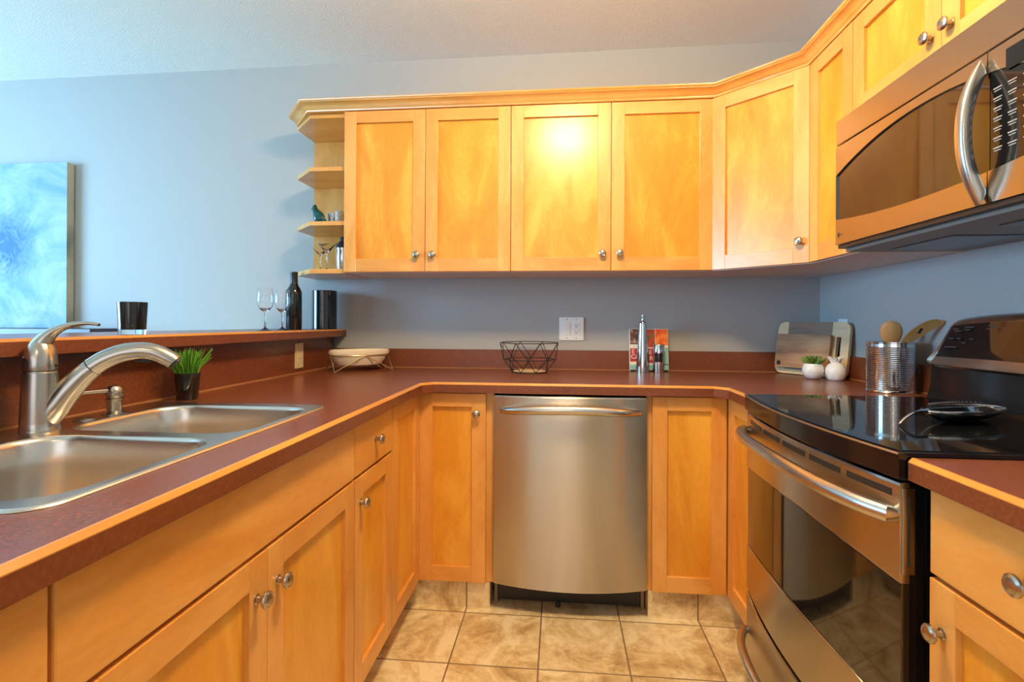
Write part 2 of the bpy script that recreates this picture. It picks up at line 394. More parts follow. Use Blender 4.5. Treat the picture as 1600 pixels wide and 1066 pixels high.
for a, b, c, d in ((wy0, wy0 + .06, wz0, wz1), (wy1 - .06, wy1, wz0, wz1), (wy0, wy1, wz0, wz0 + .06), (wy0, wy1, wz1 - .06, wz1), (-2.13, -2.07, wz0, wz1)): w.box(X0 - .08, X0 - .03, a, b, c, d)
structure(w.build('window_1', 'white_plastic'))
w = MB()
for a, b, c, d in ((rx0, rx0 + .06, rz0, rz1), (rx1 - .06, rx1, rz0, rz1), (rx0, rx1, rz0, rz0 + .06), (rx0, rx1, rz1 - .06, rz1), (-.63, -.57, rz0, rz1)): w.box(a, b, Y0 - .08, Y0 - .03, c, d)
structure(w.build('window_2', 'white_plastic'))
# knee wall that carries the bar ledge
structure(MB().box(-1.18, -1.0475, -2.95, -0.0005, 0.0, 1.076).build('wall_bar', 'wall'))
# tiled toe kicks
structure(MB().box(-1.03, -0.470, -2.9, -0.60, 0.0, 0.106).build('baseboard_left', 'toe_tile'))
structure(MB().box(-0.470, -0.112, -0.60, -0.520, 0.0, 0.106).build('baseboard_back', 'toe_tile'))
structure(MB().box(0.513, 0.885, -0.60, -0.520, 0.0, 0.106).build('baseboard_back.001', 'toe_tile'))
structure(MB().box(0.885, 0.93, -0.888, -0.52, 0.0, 0.106).build('baseboard_right', 'toe_tile'))
structure(MB().box(0.885, 0.93, -2.06, -1.69, 0.0, 0.106).build('baseboard_right.001', 'toe_tile'))

# ------------------------------------------------------------------ cabinets
def make_knob(parent, x, z, y=-0.020):
    b = MB()
    prof = [(0.0, 0.0), (0.0095, 0.0), (0.0095, 0.0015), (0.0065, 0.003), (0.0055, 0.010), (0.0075, 0.0145), (0.0145, 0.0175), (0.0163, 0.0205), (0.0155, 0.0235), (0.0120, 0.0262), (0.0110, 0.0258), (0.006, 0.0278), (0.0, 0.0282)]
    b.lathe(prof, 28, xf=Matrix.Rotation(PI / 2, 4, 'X'))
    return b.build('knob', 'nickel_knob', parent, (x, y, z))
def make_door(parent, x, z, w, h, knob=None, rotz=0.0, y=0.0, st=0.057, rl=0.060, name='door'):
    b = MB(); T = 0.020; e = 0.0011
    b.box(0, st, -T, 0, 0, h, e, 0).box(w - st, w, -T, 0, 0, h, e, 0)
    b.box(st, w - st, -T, 0, h - rl + .006, h, e, 1).box(st, w - st, -T, 0, 0, rl, e, 1)
    b.box(st - .004, w - st + .004, -0.0085, -0.003, rl - .004, h - rl + .01, 0, 2)
    d = b.build(name, ['maple_v', 'maple_h', 'maple_panel'], parent, (x, y, z), rotz)
    if knob: make_knob(d, knob[0], knob[1])
    return d
def make_drawer(parent, x, z, w, h, knob=True, name='drawer_front'):
    d = MB().box(0, w, -0.020, 0, 0, h, 0.003, 0).build(name, 'maple_h', parent, (x, 0, z))
    if knob: make_knob(d, w / 2, h / 2)
    return d
def carcass(parent, w, d, z0, z1, top=True):
    b = MB(); t = 0.016
    b.box(0, w, 0, t, z0, z1, 0, 0)                     # face frame
    zs = z1 if top else .70
    b.box(0, t, t, d, z0, zs, 0, 0).box(w - t, w, t, d, z0, zs, 0, 0)
    b.box(t, w - t, t, d, z0, z0 + t, 0, 1).box(t, w - t, d - .008, d, z0 + t, zs, 0, 1)
    if top: b.box(t, w - t, t, d - .008, z1 - t, z1, 0, 1)
    return b.build('carcass', ['maple_v', 'melamine'], parent)
LB, BB, RB = -0.417, -0.600, 0.826            # front planes of the carcasses: left, back and right runs
ZB0, ZB1 = 0.108, 0.8725
D_H = 0.603                                    # base door under a drawer
# left run (faces +x): local x runs to +y
sb = thing('base_cabinet', 'maple sink cabinet with a plain false front over two doors, under the sink', 'cabinet', (LB, -2.115, 0), PI / 2, 'base cabinets')
carcass(sb, 0.838, 0.60, ZB0, ZB1, False)
make_drawer(sb, 0.002, 0.722, 0.834, 0.145, False, 'false_front')
make_door(sb, 0.002, ZB0 + .003, 0.4165, D_H, (0.4165 - .036, D_H - .078))
make_door(sb, 0.4195, ZB0 + .003, 0.4165, D_H, (0.036, D_H - .078))
db = thing('base_cabinet', 'narrow maple drawer cabinet right of the sink cabinet, one drawer over one door', 'cabinet', (LB, -1.2755, 0), PI / 2, 'base cabinets')
carcass(db, 0.3145, 0.60, ZB0, ZB1)
make_drawer(db, 0.002, 0.722, 0.3105, 0.145)
make_door(db, 0.002, ZB0 + .003, 0.3105, D_H, (0.036, D_H - .072))
nb = thing('base_cabinet', 'maple cabinet cut off at the lower left corner, left of the sink cabinet', 'cabinet', (LB, -2.576, 0), PI / 2, 'base cabinets')
carcass(nb, 0.459, 0.60, ZB0, ZB1)
make_drawer(nb, 0.002, 0.722, 0.455, 0.145)
make_door(nb, 0.002, ZB0 + .003, 0.455, D_H, (0.036, D_H - .072))
# left corner: L-shaped, two folding leaves
lc = thing('base_cabinet', 'maple corner cabinet left of the dishwasher with two folding leaves', 'cabinet', (0, 0, 0), 0, 'base cabinets')
MB().prism([(-1.04, -.004), (-.098, -.004), (-.098, BB), (LB, BB), (LB, -.9595), (-1.04, -.9595)], ZB0, ZB1).build('carcass', 'maple_v', lc)
make_door(lc, -0.4155 + .012, ZB0 + .003, 0.275, 0.757, (0.275 - .037, 0.757 - .080), 0, BB)
make_door(lc, LB, ZB0 + .003, 0.333, 0.757, None, PI / 2, -0.9575)
# right corner
rc = thing('base_cabinet', 'maple corner cabinet between dishwasher and range with two knobless leaves', 'cabinet', (0, 0, 0), 0, 'base cabinets')
MB().prism([(1.436, -.004), (.506, -.004), (.506, BB), (RB, BB), (RB, -.890), (1.436, -.890)], ZB0, ZB1).build('carcass', 'maple_v', rc)
make_door(rc, 0.524, ZB0 + .003, 0.2795, 0.757, None, 0, BB)
make_door(rc, RB, ZB0 + .003, 0.262, 0.757, None, -PI / 2, -0.625)
# right run, near the camera (faces -x): local x runs to -y
nr = thing('base_cabinet', 'maple cabinet right of the range with a drawer over a door', 'cabinet', (RB, -1.680, 0), -PI / 2, 'base cabinets')
carcass(nr, 0.381, 0.60, ZB0, ZB1)
make_drawer(nr, 0.002, 0.722, 0.377, 0.145)
make_door(nr, 0.002, ZB0 + .003, 0.377, D_H, (0.030, D_H - .082))

# wall cabinets
ZU0, ZU1 = 1.386, 2.137
UH = ZU1 - ZU0 - .003
def upper(label, x0, x1, split, knobs):
    c = thing('wall_cabinet', label, 'cabinet', (x0, -0.325, 0), 0, 'wall cabinets')
    w = x1 - x0
    MB().box(0.0005, w - .0005, 0, 0.322, ZU0, ZU1, 0, 0).box(0.001, w - .001, .001, .321, ZU0 - .0015, ZU0, 0, 1).build('carcass', ['maple_v', 'melamine'], c)
    make_door(c, 0.0015, ZU0 + .001, split - x0 - .003, UH, (split - x0 - .003 - .036, .076))
    make_door(c, split - x0 + .0015, ZU0 + .001, x1 - split - .003, UH, (.036, .076))
    return c
upper('double maple wall cabinet beside the open end shelves', -0.842, -0.058, -0.454, None)
upper('double maple wall cabinet with the lamp glare, left of the angled corner one', -0.058, 0.831, 0.390, None)
# diagonal corner
P0, P1 = Vector((0.833, -0.325)), Vector((1.124, -0.605))
dg = thing('wall_cabinet', 'angled maple corner wall cabinet with a single door', 'cabinet', (0, 0, 0), 0, 'wall cabinets')
MB().prism([(.832, -.003), (1.438, -.003), (1.438, -.6045), (P1.x, P1.y), (P0.x - .001, P0.y)], ZU0, ZU1).prism([(.834, -.005), (1.437, -.005), (1.437, -.6035), (P1.x, P1.y + .002), (P0.x + .002, P0.y + .001)], ZU0 - .0015, ZU0, 1).build('carcass', ['maple_v', 'melamine'], dg)
dv = (P1 - P0); ang = math.atan2(dv.y, dv.x); dl = dv.length
q = P0 + dv.normalized() * 0.009
dd = make_door(dg, q.x, ZU0 + .001, dl - .018, UH, (dl - .018 - .032, .082), ang)
dd.location = (q.x, q.y, ZU0 + .001)
# narrow one and the one over the microwave, on the right wall
nc = thing('wall_cabinet', 'narrow tall maple wall cabinet between the angled corner and microwave', 'cabinet', (1.124, -0.6055, 0), -PI / 2, 'wall cabinets')
MB().box(0.0005, .289, 0, .313, ZU0, ZU1).box(0.001, .288, .001, .312, ZU0 - .0015, ZU0, 0, 1).build('carcass', ['maple_v', 'melamine'], nc)
make_door(nc, 0.008, ZU0 + .001, 0.279, UH)
mc = thing('wall_cabinet', 'short double maple wall cabinet above the microwave', 'cabinet', (1.124, -0.895, 0), -PI / 2, 'wall cabinets')
MB().box(0, .766, 0, .313, 1.812, ZU1).build('carcass', 'maple_v', mc)
make_door(mc, 0.002, 1.815, 0.380, ZU1 - 1.818, (0.380 - .032, .068))
make_door(mc, 0.384, 1.815, 0.380, ZU1 - 1.818, (0.032, .068))
# open end shelves
es = thing('shelf_unit', 'open maple end shelves with clipped corners at the left of the cabinets', 'shelf', (0, 0, 0))
SP = [(-.843, -.004), (-1.155, -.004), (-1.155, -.185), (-1.02, -.322), (-.843, -.322)]
MB().box(-1.155, -.843, -.012, -.003, ZU0 + .018, ZU1 - .02).build('back_panel', 'maple_v', es)
SPI = [(-.843, -.0125), (-1.155, -.0125)] + SP[2:]
for nm, za, zb in (('shelf', ZU0 - .004, ZU0 + .0175), ('shelf', 1.610, 1.630), ('shelf', 1.868, 1.888), ('top_panel', ZU1 - .019, ZU1)):
    MB().prism(SPI if nm == 'shelf' and za > 1.4 else SP, za, zb, bev=.0012).build(nm, 'maple_x', es)
MB().box(-.8475, -.843, -.324, -.3225, ZU0, ZU1).box(-.8465, -.843, -.322, -.013, ZU0 + .018, ZU1 - .02).build('side_panel', 'maple_v', es)
# crown moulding along every wall cabinet
crown = MB()
CP = [(-1.157, -.003), (-1.157, -.186), (-1.021, -.346), (.838, -.346), (1.104, -.602), (1.104, -1.661)]
prof = [(-.03, 2.139), (0.001, 2.139), (0.004, 2.143), (.004, 2.147), (.008, 2.150), (.012, 2.158), (.019, 2.166), (.028, 2.171), (.034, 2.173), (.034, 2.176), (.038, 2.178), (.040, 2.183), (.040, 2.187), (-.03, 2.187)]
crown.sweep(prof, CP, -1)
cr = tag(crown.build('crown_molding', 'maple_x', angle=50), 'stepped maple crown moulding running along the top of the wall cabinets', 'moulding')

# ------------------------------------------------------------------ worktop
def offset_path(path, o, side=1):
    P = [Vector(p) for p in path]; out = []
    for i in range(len(P)):
        d0 = (P[i] - P[i - 1]).normalized() if i else None
        d1 = (P[i + 1] - P[i]).normalized() if i < len(P) - 1 else None
        d0 = d0 or d1; d1 = d1 or d0
        n0 = Vector((-d0.y, d0.x)) * side; n1 = Vector((-d1.y, d1.x)) * side
        mi = (n0 + n1) / (1 + n0.dot(n1)); out.append((P[i].x + mi.x * o, P[i].y + mi.y * o))
    return out
CZ0, CZ1 = 0.874, 0.914
YN = -2.60
front = [(-.372, YN), (-.372, -.685), (-.332, -.645), (.746, -.645), (.786, -.685), (.786, -.892)]
inner = offset_path(front, .010, 1)     # path runs +y, so its left is the wall side
ct = thing('countertop', 'U-shaped reddish brown countertop with a thin maple edge line', 'countertop', (0, 0, 0))
b = MB()
poly = [(-1.0465, -.002), (-1.0465, -1.262), (inner[0][0], -1.262)] + inner[1:] + [(1.440, -.892), (1.440, -.002)]
b.prism(poly, CZ0, CZ1)
hx0, hx1, hy0, hy1 = -1.004, -.497, -2.046, -1.262
b.box(-1.0465, hx0, hy0, hy1, CZ0, CZ1).box(hx1, inner[0][0], hy0, hy1, CZ0, CZ1).box(-1.0465, inner[0][0], YN, hy0, CZ0, CZ1)
b.sweep([(.010, CZ0), (0, CZ0), (0, .9055), (.010, .9055)], front, 1)
b.build('worktop', 'laminate', ct)
MB().sweep([(.0105, .9055), (0, .9055), (0, .9070), (.0065, CZ1 + .0002), (.0105, CZ1 + .0002)], front, 1).build('edge_strip', 'maple_edge', ct)
# splash behind the worktop: back wall, right wall, and the tall laminate face of the bar
bs = MB(); bz = 1.013
bs.box(-1.0265, 1.4405, -.0195, -.002, CZ1 + .0002, bz).box(1.4215, 1.4405, -.892, -.0195, CZ1 + .0002, bz)
bs.build('backsplash', 'laminate', ct)
MB().box(-1.047, -1.0385, YN, -.0202, CZ1 + .0002, 1.0755).build('backsplash', 'laminate', ct)
MB().box(-1.0383, -1.0345, YN, -.024, CZ1 + .0002, .920).box(-1.0265, 1.4213, -.0225, -.0197, CZ1 + .0002, .9175).box(1.4185, 1.4213, -.892, -.0226, CZ1 + .0002, .9175).build('joint_strip', plain('tan_caulk', lin(170, 120, 76), .4), ct)
nt = thing('countertop', 'short reddish brown countertop at the right of the range', 'countertop', (0, 0, 0))
fr2 = [(.786, -1.658), (.786, -2.07)]
MB().box(.796, 1.440, -2.07, -1.658, CZ0, CZ1).sweep([(.010, CZ0), (0, CZ0), (0, .9055), (.010, .9055)], fr2, 1).build('worktop', 'laminate', nt)
MB().sweep([(.0105, .9055), (0, .9055), (0, .9070), (.0065, CZ1 + .0002), (.0105, CZ1 + .0002)], fr2, 1).build('edge_strip', 'maple_edge', nt)
MB().box(1.4215, 1.4405, -2.07, -1.658, CZ1 + .0002, bz).build('backsplash', 'laminate', nt)
# raised bar ledge
LZ = 1.115
bl = thing('bar_ledge', 'raised reddish brown bar ledge above the sink counter', 'ledge', (0, 0, 0))
MB().box(-1.40, -.986, YN - .3, -.0015, 1.0775, LZ).box(-.986, -.976, YN - .3, -.0015, 1.0775, LZ - .007).build('ledge_top', 'laminate', bl)
MB().sweep([(.0105, LZ - .007), (0, LZ - .007), (0, LZ - .006), (.0065, LZ + .0002), (.0105, LZ + .0002)], [(-.976, YN - .3), (-.976, -.0015)], 1).build('edge_strip', 'maple_edge', bl)

# ------------------------------------------------------------------ sink
def rrect(x0, x1, y0, y1, r, z, n=8):
    out = []
    for cx_, cy_, a0 in ((x1 - r, y1 - r, 0), (x0 + r, y1 - r, 90), (x0 + r, y0 + r, 180), (x1 - r, y0 + r, 270)):
        for k in range(n + 1):
            a = math.radians(a0 + 90 * k / n); out.append((cx_ + r * math.cos(a), cy_ + r * math.sin(a), z))
    return out
sk = thing('sink', 'double bowl stainless steel sink set into the left countertop', 'sink', (0, 0, 0))
sx0, sx1, sy0, sy1 = -1.024, -.482, -2.066, -1.243
ZR = .9185
bowls = [(-.925, -.503, -1.632, -1.296), (-.895, -.503, -2.036, -1.672)]
b = MB()
t = bmesh.new()
edges = []
def ring_edges(pts):
    vs = [t.verts.new(p) for p in pts]
    for i in range(len(vs)): edges.append(t.edges.new((vs[i], vs[(i + 1) % len(vs)])))
ring_edges(rrect(sx0 + .006, sx1 - .006, sy0 + .006, sy1 - .006, .045, ZR))
for bx0, bx1, by0, by1 in bowls: ring_edges(rrect(bx0, bx1, by0, by1, .075, ZR))
bmesh.ops.triangle_fill(t, use_beauty=True, edges=edges, normal=(0, 0, 1))
b._merge(t, 0)
b.loft([rrect(sx0 + .006, sx1 - .006, sy0 + .006, sy1 - .006, .045, ZR), rrect(sx0 + .002, sx1 - .002, sy0 + .002, sy1 - .002, .049, ZR - .0012), rrect(sx0, sx1, sy0, sy1, .051, CZ1 + .0006)])
b.build('rim', 'steel_sink', sk, angle=60)
for bx0, bx1, by0, by1 in bowls:
    rings = []
    for ins, z in ((0, ZR), (.003, ZR - .001), (.006, ZR - .004), (.008, ZR - .010), (.012, .86), (.018, .775), (.024, .757), (.036, .745), (.055, .740), (.10, .738)):
        rings.append(rrect(bx0 + ins, bx1 - ins, by0 + ins, by1 - ins, max(.075 - ins * .35, .03), z))
    bw = MB().loft(rings, cap1=True).build('bowl', 'steel_sink', sk, angle=60)
    cx_, cy_ = (bx0 + bx1) / 2, (by0 + by1) / 2
    MB().lathe([(0, .0), (.02, .0), (.03, .002), (.043, .002), (.045, .0)], 32, c=(cx_, cy_, .7385)).build('drain', 'chrome', bw)

# ------------------------------------------------------------------ faucet (lever and spout swing over the bowls)
fa = thing('faucet', 'brushed nickel single lever kitchen faucet behind the sink bowls', 'faucet', (-.943, -1.642, ZR + .0002), math.atan2(.436, .9))
fa.scale = (.965, .965, .965)
MB().lathe([(0, 0), (.0365, 0), (.0365, .003), (.0350, .006), (.0345, .02), (.0335, .06), (.0318, .10), (.0308, .128), (.0290, .130), (.0290, .132)], 48).build('body', 'nickel', fa)
def bez(p, n):
    out = []
    for i in range(n + 1):
        u = i / n; q = [Vector(x) for x in p]
        while len(q) > 1: q = [a.lerp(c, u) for a, c in zip(q, q[1:])]
        out.append(q[0])
    return out
def spl(P, n=6):
    P = [Vector(p) for p in P]; out = []
    for i in range(len(P) - 1):
        p0, p1, p2, p3 = P[max(i - 1, 0)], P[i], P[i + 1], P[min(i + 2, len(P) - 1)]
        for k in range(n):
            u = k / n
            out.append(0.5 * ((2 * p1) + (p2 - p0) * u + (2 * p0 - 5 * p1 + 4 * p2 - p3) * u * u + (3 * p1 - p0 - 3 * p2 + p3) * u ** 3))
    out.append(P[-1]); return out
def lerp_list(L, n):
    out = []
    for i in range(n):
        u = i / (n - 1) * (len(L) - 1); k = min(int(u), len(L) - 2); out.append(L[k] + (L[k + 1] - L[k]) * (u - k))
    return out
zf = -ZR
path = spl([(.002, 0, .931 + zf), (.010, 0, .941 + zf), (.027, 0, .968 + zf), (.049, 0, 1.003 + zf), (.077, 0, 1.038 + zf), (.094, 0, 1.054 + zf)], 6)
MB().tube(path, lerp_list([.022, .0265, .0275, .0258, .0230, .0215], len(path)), 24).build('spout', 'nickel', fa)
path = spl([(.0945, 0, 1.0565 + zf), (.118, 0, 1.073 + zf), (.150, 0, 1.087 + zf), (.185, 0, 1.092 + zf), (.215, 0, 1.087 + zf), (.243, 0, 1.072 + zf), (.254, 0, 1.063 + zf)], 6)
sh = MB().tube(path, lerp_list([.0217, .0213, .0207, .0203, .0196, .0188, .0180], len(path)), 24).build('spray_head', 'nickel', fa)
MB().lathe([(0, 0), (.0165, 0), (.0165, -.003), (.0125, -.004), (0, -.004)], 24, xf=Matrix.Translation((.2548, 0, 1.0622 + zf)) @ Matrix.Rotation(math.radians(-42), 4, 'Y')).build('nozzle', 'black_plastic', sh)
MB().tube(bez([(.175, 0, 1.0735 + zf), (.190, 0, 1.070 + zf), (.207, 0, 1.0695 + zf)], 6), [.0065] * 7, 10, flat=.8).build('spray_button', 'black_plastic', sh)
# lever: dome that flows into a curved handle
hb = MB().lathe([(.0300, .1335), (.0308, .137), (.0308, .148), (.0296, .162), (.0268, .176), (.0226, .188), (.0160, .198), (.0080, .2035), (0, .2045)], 48)
hb.lathe([(0, .1335), (.0300, .1335)], 48)
path = spl([(-.004, 0, .165), (.000, 0, .185), (.010, 0, .205), (.028, 0, .222), (.055, 0, .234), (.085, 0, .2375), (.106, 0, .2340)], 6)
ww = lerp_list([.020, .019, .0165, .0135, .0115, .0100, .0085], len(path)); hh = lerp_list([.026, .022, .0155, .0095, .0060, .0042, .0032], len(path))
hb.tube(path, [(a, c) for a, c in zip(ww, hh)], 20, ref=(0, 1, 0))
hd = hb.build('lever_handle', 'nickel', fa, angle=60)
MB().lathe([(0, 0), (.003, 0), (.003, .0012), (0, .0015)], 12, xf=Matrix.Translation((.0300, -.006, .1435)) @ Matrix.Rotation(PI / 2, 4, 'Y')).build('set_screw', 'black_plastic', hd)
sd = thing('soap_dispenser', 'small brushed nickel soap pump right of the faucet', 'soap dispenser', (-.955, -1.448, ZR + .0002), math.atan2(-.92, -.25))
MB().lathe([(0, 0), (.028, 0), (.028, .0025), (.021, .006), (.0165, .009), (.0165, .034), (.0200, .036), (.0200, .039), (.0165, .041)], 36).build('base', 'nickel', sd)
MB().lathe([(.0165, .0415), (.0185, .046), (.0195, .055), (.0175, .064), (.0115, .0705), (0, .0725)], 36).build('pump_head', 'nickel', sd)
MB().tube([(.014, 0, .0600), (.05, 0, .0615), (.105, 0, .0615)], [.0058, .0050, .0042], 14).build('nozzle', 'nickel', sd)
hc = tag(MB().lathe([(0, 0), (.022, 0), (.022, .002), (.016, .006), (0, .007)], 32).build('hole_cover', 'nickel', None, (-.955, -1.528, ZR + .0002)), 'low nickel cap between the faucet and the soap pump', 'sink hole cover')

# ------------------------------------------------------------------ dishwasher
dw = thing('dishwasher', 'stainless steel dishwasher between the two corner cabinets', 'dishwasher', (0.2035, -0.60, 0))
MB().box(-.2985, .2985, .012, .56, .11, .868).build('tub_body', 'black_plastic', dw)
def bowed(x0, x1, zlo, zhi, yback, yend, bow, n=32, nz=1, xc=None, half=None, top_round=0.0):
    """slab facing -y whose front bulges; zlo/zhi are functions of s in -1..1 (or numbers)"""
    fz = lambda f, s: f(s) if callable(f) else f
    fr_, bk = [], []
    xc = (x0 + x1) / 2 if xc is None else xc; half = (x1 - x0) / 2 if half is None else half
    cols = []
    for i in range(n + 1):
        x = x0 + (x1 - x0) * i / n; s = (x - xc) / half
        y = yend - bow * (1 - s * s); a, c = fz(zlo, s), fz(zhi, s)
        e = .003
        cols.append([(x, yback, a), (x, y + e, a), (x, y + e * .3, a + e * .3), (x, y, a + e), (x, y, c - e - top_round), (x, y + e * .3 + top_round * .3, c - e * .3 - top_round * .1), (x, y + e + top_round, c), (x, yback, c)])
    return cols
b = MB(); b.loft(bowed(-.2975, .2975, lambda s: .118 - .012 * (1 - s * s), .866, .010, -.030, .024, top_round=.004), True, True, True, crisp=True)
dd = b.build('door_panel', 'steel', dw)
pts = [(-.268 + .536 * i / 24, 0, 0) for i in range(25)]
hp = []
for x, _, _ in pts:
    s = x / .268
    hp.append((x, -.0345 - .024 * (1 - s * s) - .040 * (1 - s ** 6) , .806 + .016 * (1 - s * s)))
hp = [(hp[0][0], -.030, hp[0][2])] + hp + [(hp[-1][0], -.030, hp[-1][2])]
MB().tube(hp, [.009] + [.0110 + .0075 * (1 - abs(i / 12 - 1) ** 3) for i in range(25)] + [.009], 18, flat=1.0).build('handle', 'steel_handle', dd)
MB().box(-.289, .289, .055, .07, .012, .107).build('toe_panel', 'black_plastic', dw)
for sx_ in (-.297, .297): MB().box(sx_ - .006, sx_ + .006, .056, .075, 0.0, .107).build('side_spacer', plain('tan_spacer', lin(150, 126, 96), .6), dw)
MB().lathe([(0, 0), (.010, 0), (.011, .008), (.006, .016), (0, .018)], 16, c=(-.042, .044, 0.0)).build('leveling_foot', 'black_plastic', dw)

# ------------------------------------------------------------------ range (faces -x): local x runs to -y, centre at y=-1.275
RY = -1.2745
rg = thing('range', 'stainless steel and black electric range with a smooth glass cooktop', 'range', (.779, RY, 0), -PI / 2)
# local: y = world x - .779, x = -(world y - RY)
MB().box(-.3785, .3785, .042, .655, .055, .893).box(-.36, .36, .10, .60, 0.0, .055).build('body', 'black_enamel', rg)
sag = lambda z, k: (lambda s: z + k * (1 - s * s))
od = MB().loft(bowed(-.3735, .3735, sag(.683, .026), .866, .016, -.001, .035, 40, top_round=.003), True, True, True, crisp=True).build('oven_door', 'steel', rg)
MB().loft(bowed(-.3735, .3735, sag(.432, .026), sag(.6825, .026), .016, .002, .035, 40), True, True, True, crisp=True).build('oven_window', 'oven_glass', od)
MB().loft(bowed(-.3735, .3735, .292, sag(.4315, .026), .016, -.001, .035, 40), True, True, True, crisp=True).build('lower_panel', 'steel', od)
# dark end of the door glass seen beside its steel band, and the slotted end caps
for sgn in (-1, 1):
    MB().box(min(sgn * .3755, sgn * .3738), max(sgn * .3755, sgn * .3738), .003, .024, .70, .856, .0005).build('end_cap', 'steel', od)
    MB().box(min(sgn * .3765, sgn * .3756), max(sgn * .3765, sgn * .3756), .012, .0155, .715, .842).build('end_slot', 'slot', od)
MB().box(-.3735, .3735, .0165, .0415, .295, .860).build('door_core', 'black_enamel', od)
def bowy(x, off=0): s = x / .3735; return -.001 - .035 * (1 - s * s) + off
# vent slots along the top of the door
vw = [(-.318, -.190), (-.166, -.048), (-.025, .090), (.110, .222), (.242, .357)]
for a, c in vw:
    cols = []
    for i in range(9):
        x = a + (c - a) * i / 8; y = bowy(x)
        cols.append([(x, y - .0008, .837), (x, y - .0008, .850), (x, y + .003, .850), (x, y + .003, .837)])
    MB().loft(cols, True, True, True).build('vent_slot', 'black_plastic', od)
hp = []
for i in range(33):
    x = -.362 + .724 * i / 32; s = x / .362
    hp.append((x, bowy(x) - .012 - .036 * (1 - abs(s) ** 5), .806 + .012 * (1 - s * s)))
hp = [(hp[0][0], .0, hp[0][2])] + hp + [(hp[-1][0], .0, hp[-1][2])]
MB().tube(hp, [.011] + [.0172] * 33 + [.012], 18, flat=.95).build('handle', 'steel_handle', od)
dr = MB().loft(bowed(-.3735, .3735, .062, .279, .016, -.001, .035, 40), True, True, True, crisp=True).build('storage_drawer', 'steel', rg)
hp = []
for i in range(33):
    x = -.350 + .700 * i / 32; s = x / .350
    hp.append((x, bowy(x) - .010 - .034 * (1 - abs(s) ** 6), .165 + .010 * (1 - s * s)))
hp = [(hp[0][0], .0, hp[0][2])] + hp + [(hp[-1][0], .0, hp[-1][2])]
MB().tube(hp, [.011] + [.0135] * 33 + [.011], 18, flat=.95).build('handle', 'steel_handle', dr)
# cooktop: black frame with a bowed front rail, glass on top
ck = MB().loft(bowed(-.3795, .3795, .872, .9215, .600, -.006, .036, 40), True, True, True, crisp=True).build('cooktop_frame', 'black_enamel', rg)
g = []
for i in range(33):
    x = -.366 + .732 * i / 32; s = x / .3795
    g.append((x, .004 - .036 * (1 - s * s)))
MB().prism(g + [(.366, .545), (-.366, .545)], .9217, .9235).build('glass_top', 'black_glass', ck)
tr = []
for i in range(41):
    x = -.3785 + .757 * i / 40; s = x / .3795; tr.append((x, -.0065 - .036 * (1 - s * s), .9195))
MB().tube(tr, .0022, 8).build('front_trim', 'nickel', ck)
# backguard: black riser, then a tilted steel console with a black control glass
MB().loft([[(-.376, .550, .9236), (-.376, .560, .96), (-.372, .563, 1.045), (-.372, .640, 1.045), (-.376, .640, .9236)], [(.376, .550, .9236), (.376, .560, .96), (.372, .563, 1.045), (.372, .640, 1.045), (.376, .640, .9236)]], True, True, True).build('backguard', 'black_enamel', rg)
cols = []
for i in range(41):
    s = -1 + 2 * i / 40; a = abs(s)
    half = .385 - .0
    x = s * .383
    top = 1.186 - .020 * a ** 2.5 - (.05 * max(0, (a - .93) / .07) ** 2)
    bot = 1.022 + (.012 * max(0, (a - .95) / .05) ** 2)
    yb, yt = .546, .596
    bulge = -.012 * (1 - a ** 4)
    xs = x - (.0 if a < .9 else (s / a) * 0)
    pts_ = []
    for k, (u, dy) in enumerate(((0, .014), (.05, .003), (.12, 0), (.5, 0), (.88, 0), (.96, .004), (1.0, .016))):
        z = bot + (top - bot) * u; lean = (yb + (yt - yb) * u) + dy + bulge
        pts_.append((x - s * .040 * u, lean, z))
    pts_ += [(x - s * .040, .640, top - .004), (x, .640, bot)]
    cols.append(pts_)
cs = MB().loft(cols, True, True, True).build('control_console', 'steel', rg)
cols = []
for i in range(33):
    s = -1 + 2 * i / 32; a = abs(s)
    row = []
    for u in (.22, .86):
        z = 1.022 + (1.186 - .020 * (a * .93) ** 2.5 - 1.022) * u
        x = s * .352 - s * .040 * u; lean = .546 + .050 * u - .012 * (1 - (a * .93) ** 4)
        row.append((x, lean - .0012, z))
    row += [(row[1][0], row[1][1] + .006, row[1][2]), (row[0][0], row[0][1] + .006, row[0][2])]
    cols.append(row)
cg = MB().loft(cols, True, True, True).build('control_glass', 'black_glass', cs)
tilt = Matrix.Rotation(math.radians(-17), 4, 'X')
for k, (lx, lz, wd) in enumerate([(-.285, 1.140, .020), (-.272, 1.134, .030), (-.235, 1.146, .034), (-.240, 1.138, .02), (-.292, 1.112, .022), (-.262, 1.112, .014), (-.296, 1.085, .018), (-.272, 1.086, .024), (-.238, 1.100, .016), (-.215, 1.112, .014), (-.160, 1.150, .030), (-.165, 1.142, .018), (-.125, 1.146, .016)]):
    u = (lz - 1.022) / .155; lean = .546 + .050 * u - .0135 - .002
    MB().box(-wd / 2, wd / 2, -.0004, .001, -.0016, .0016).build('control_mark', 'dim_print', cg, (lx, lean + .0008, lz))

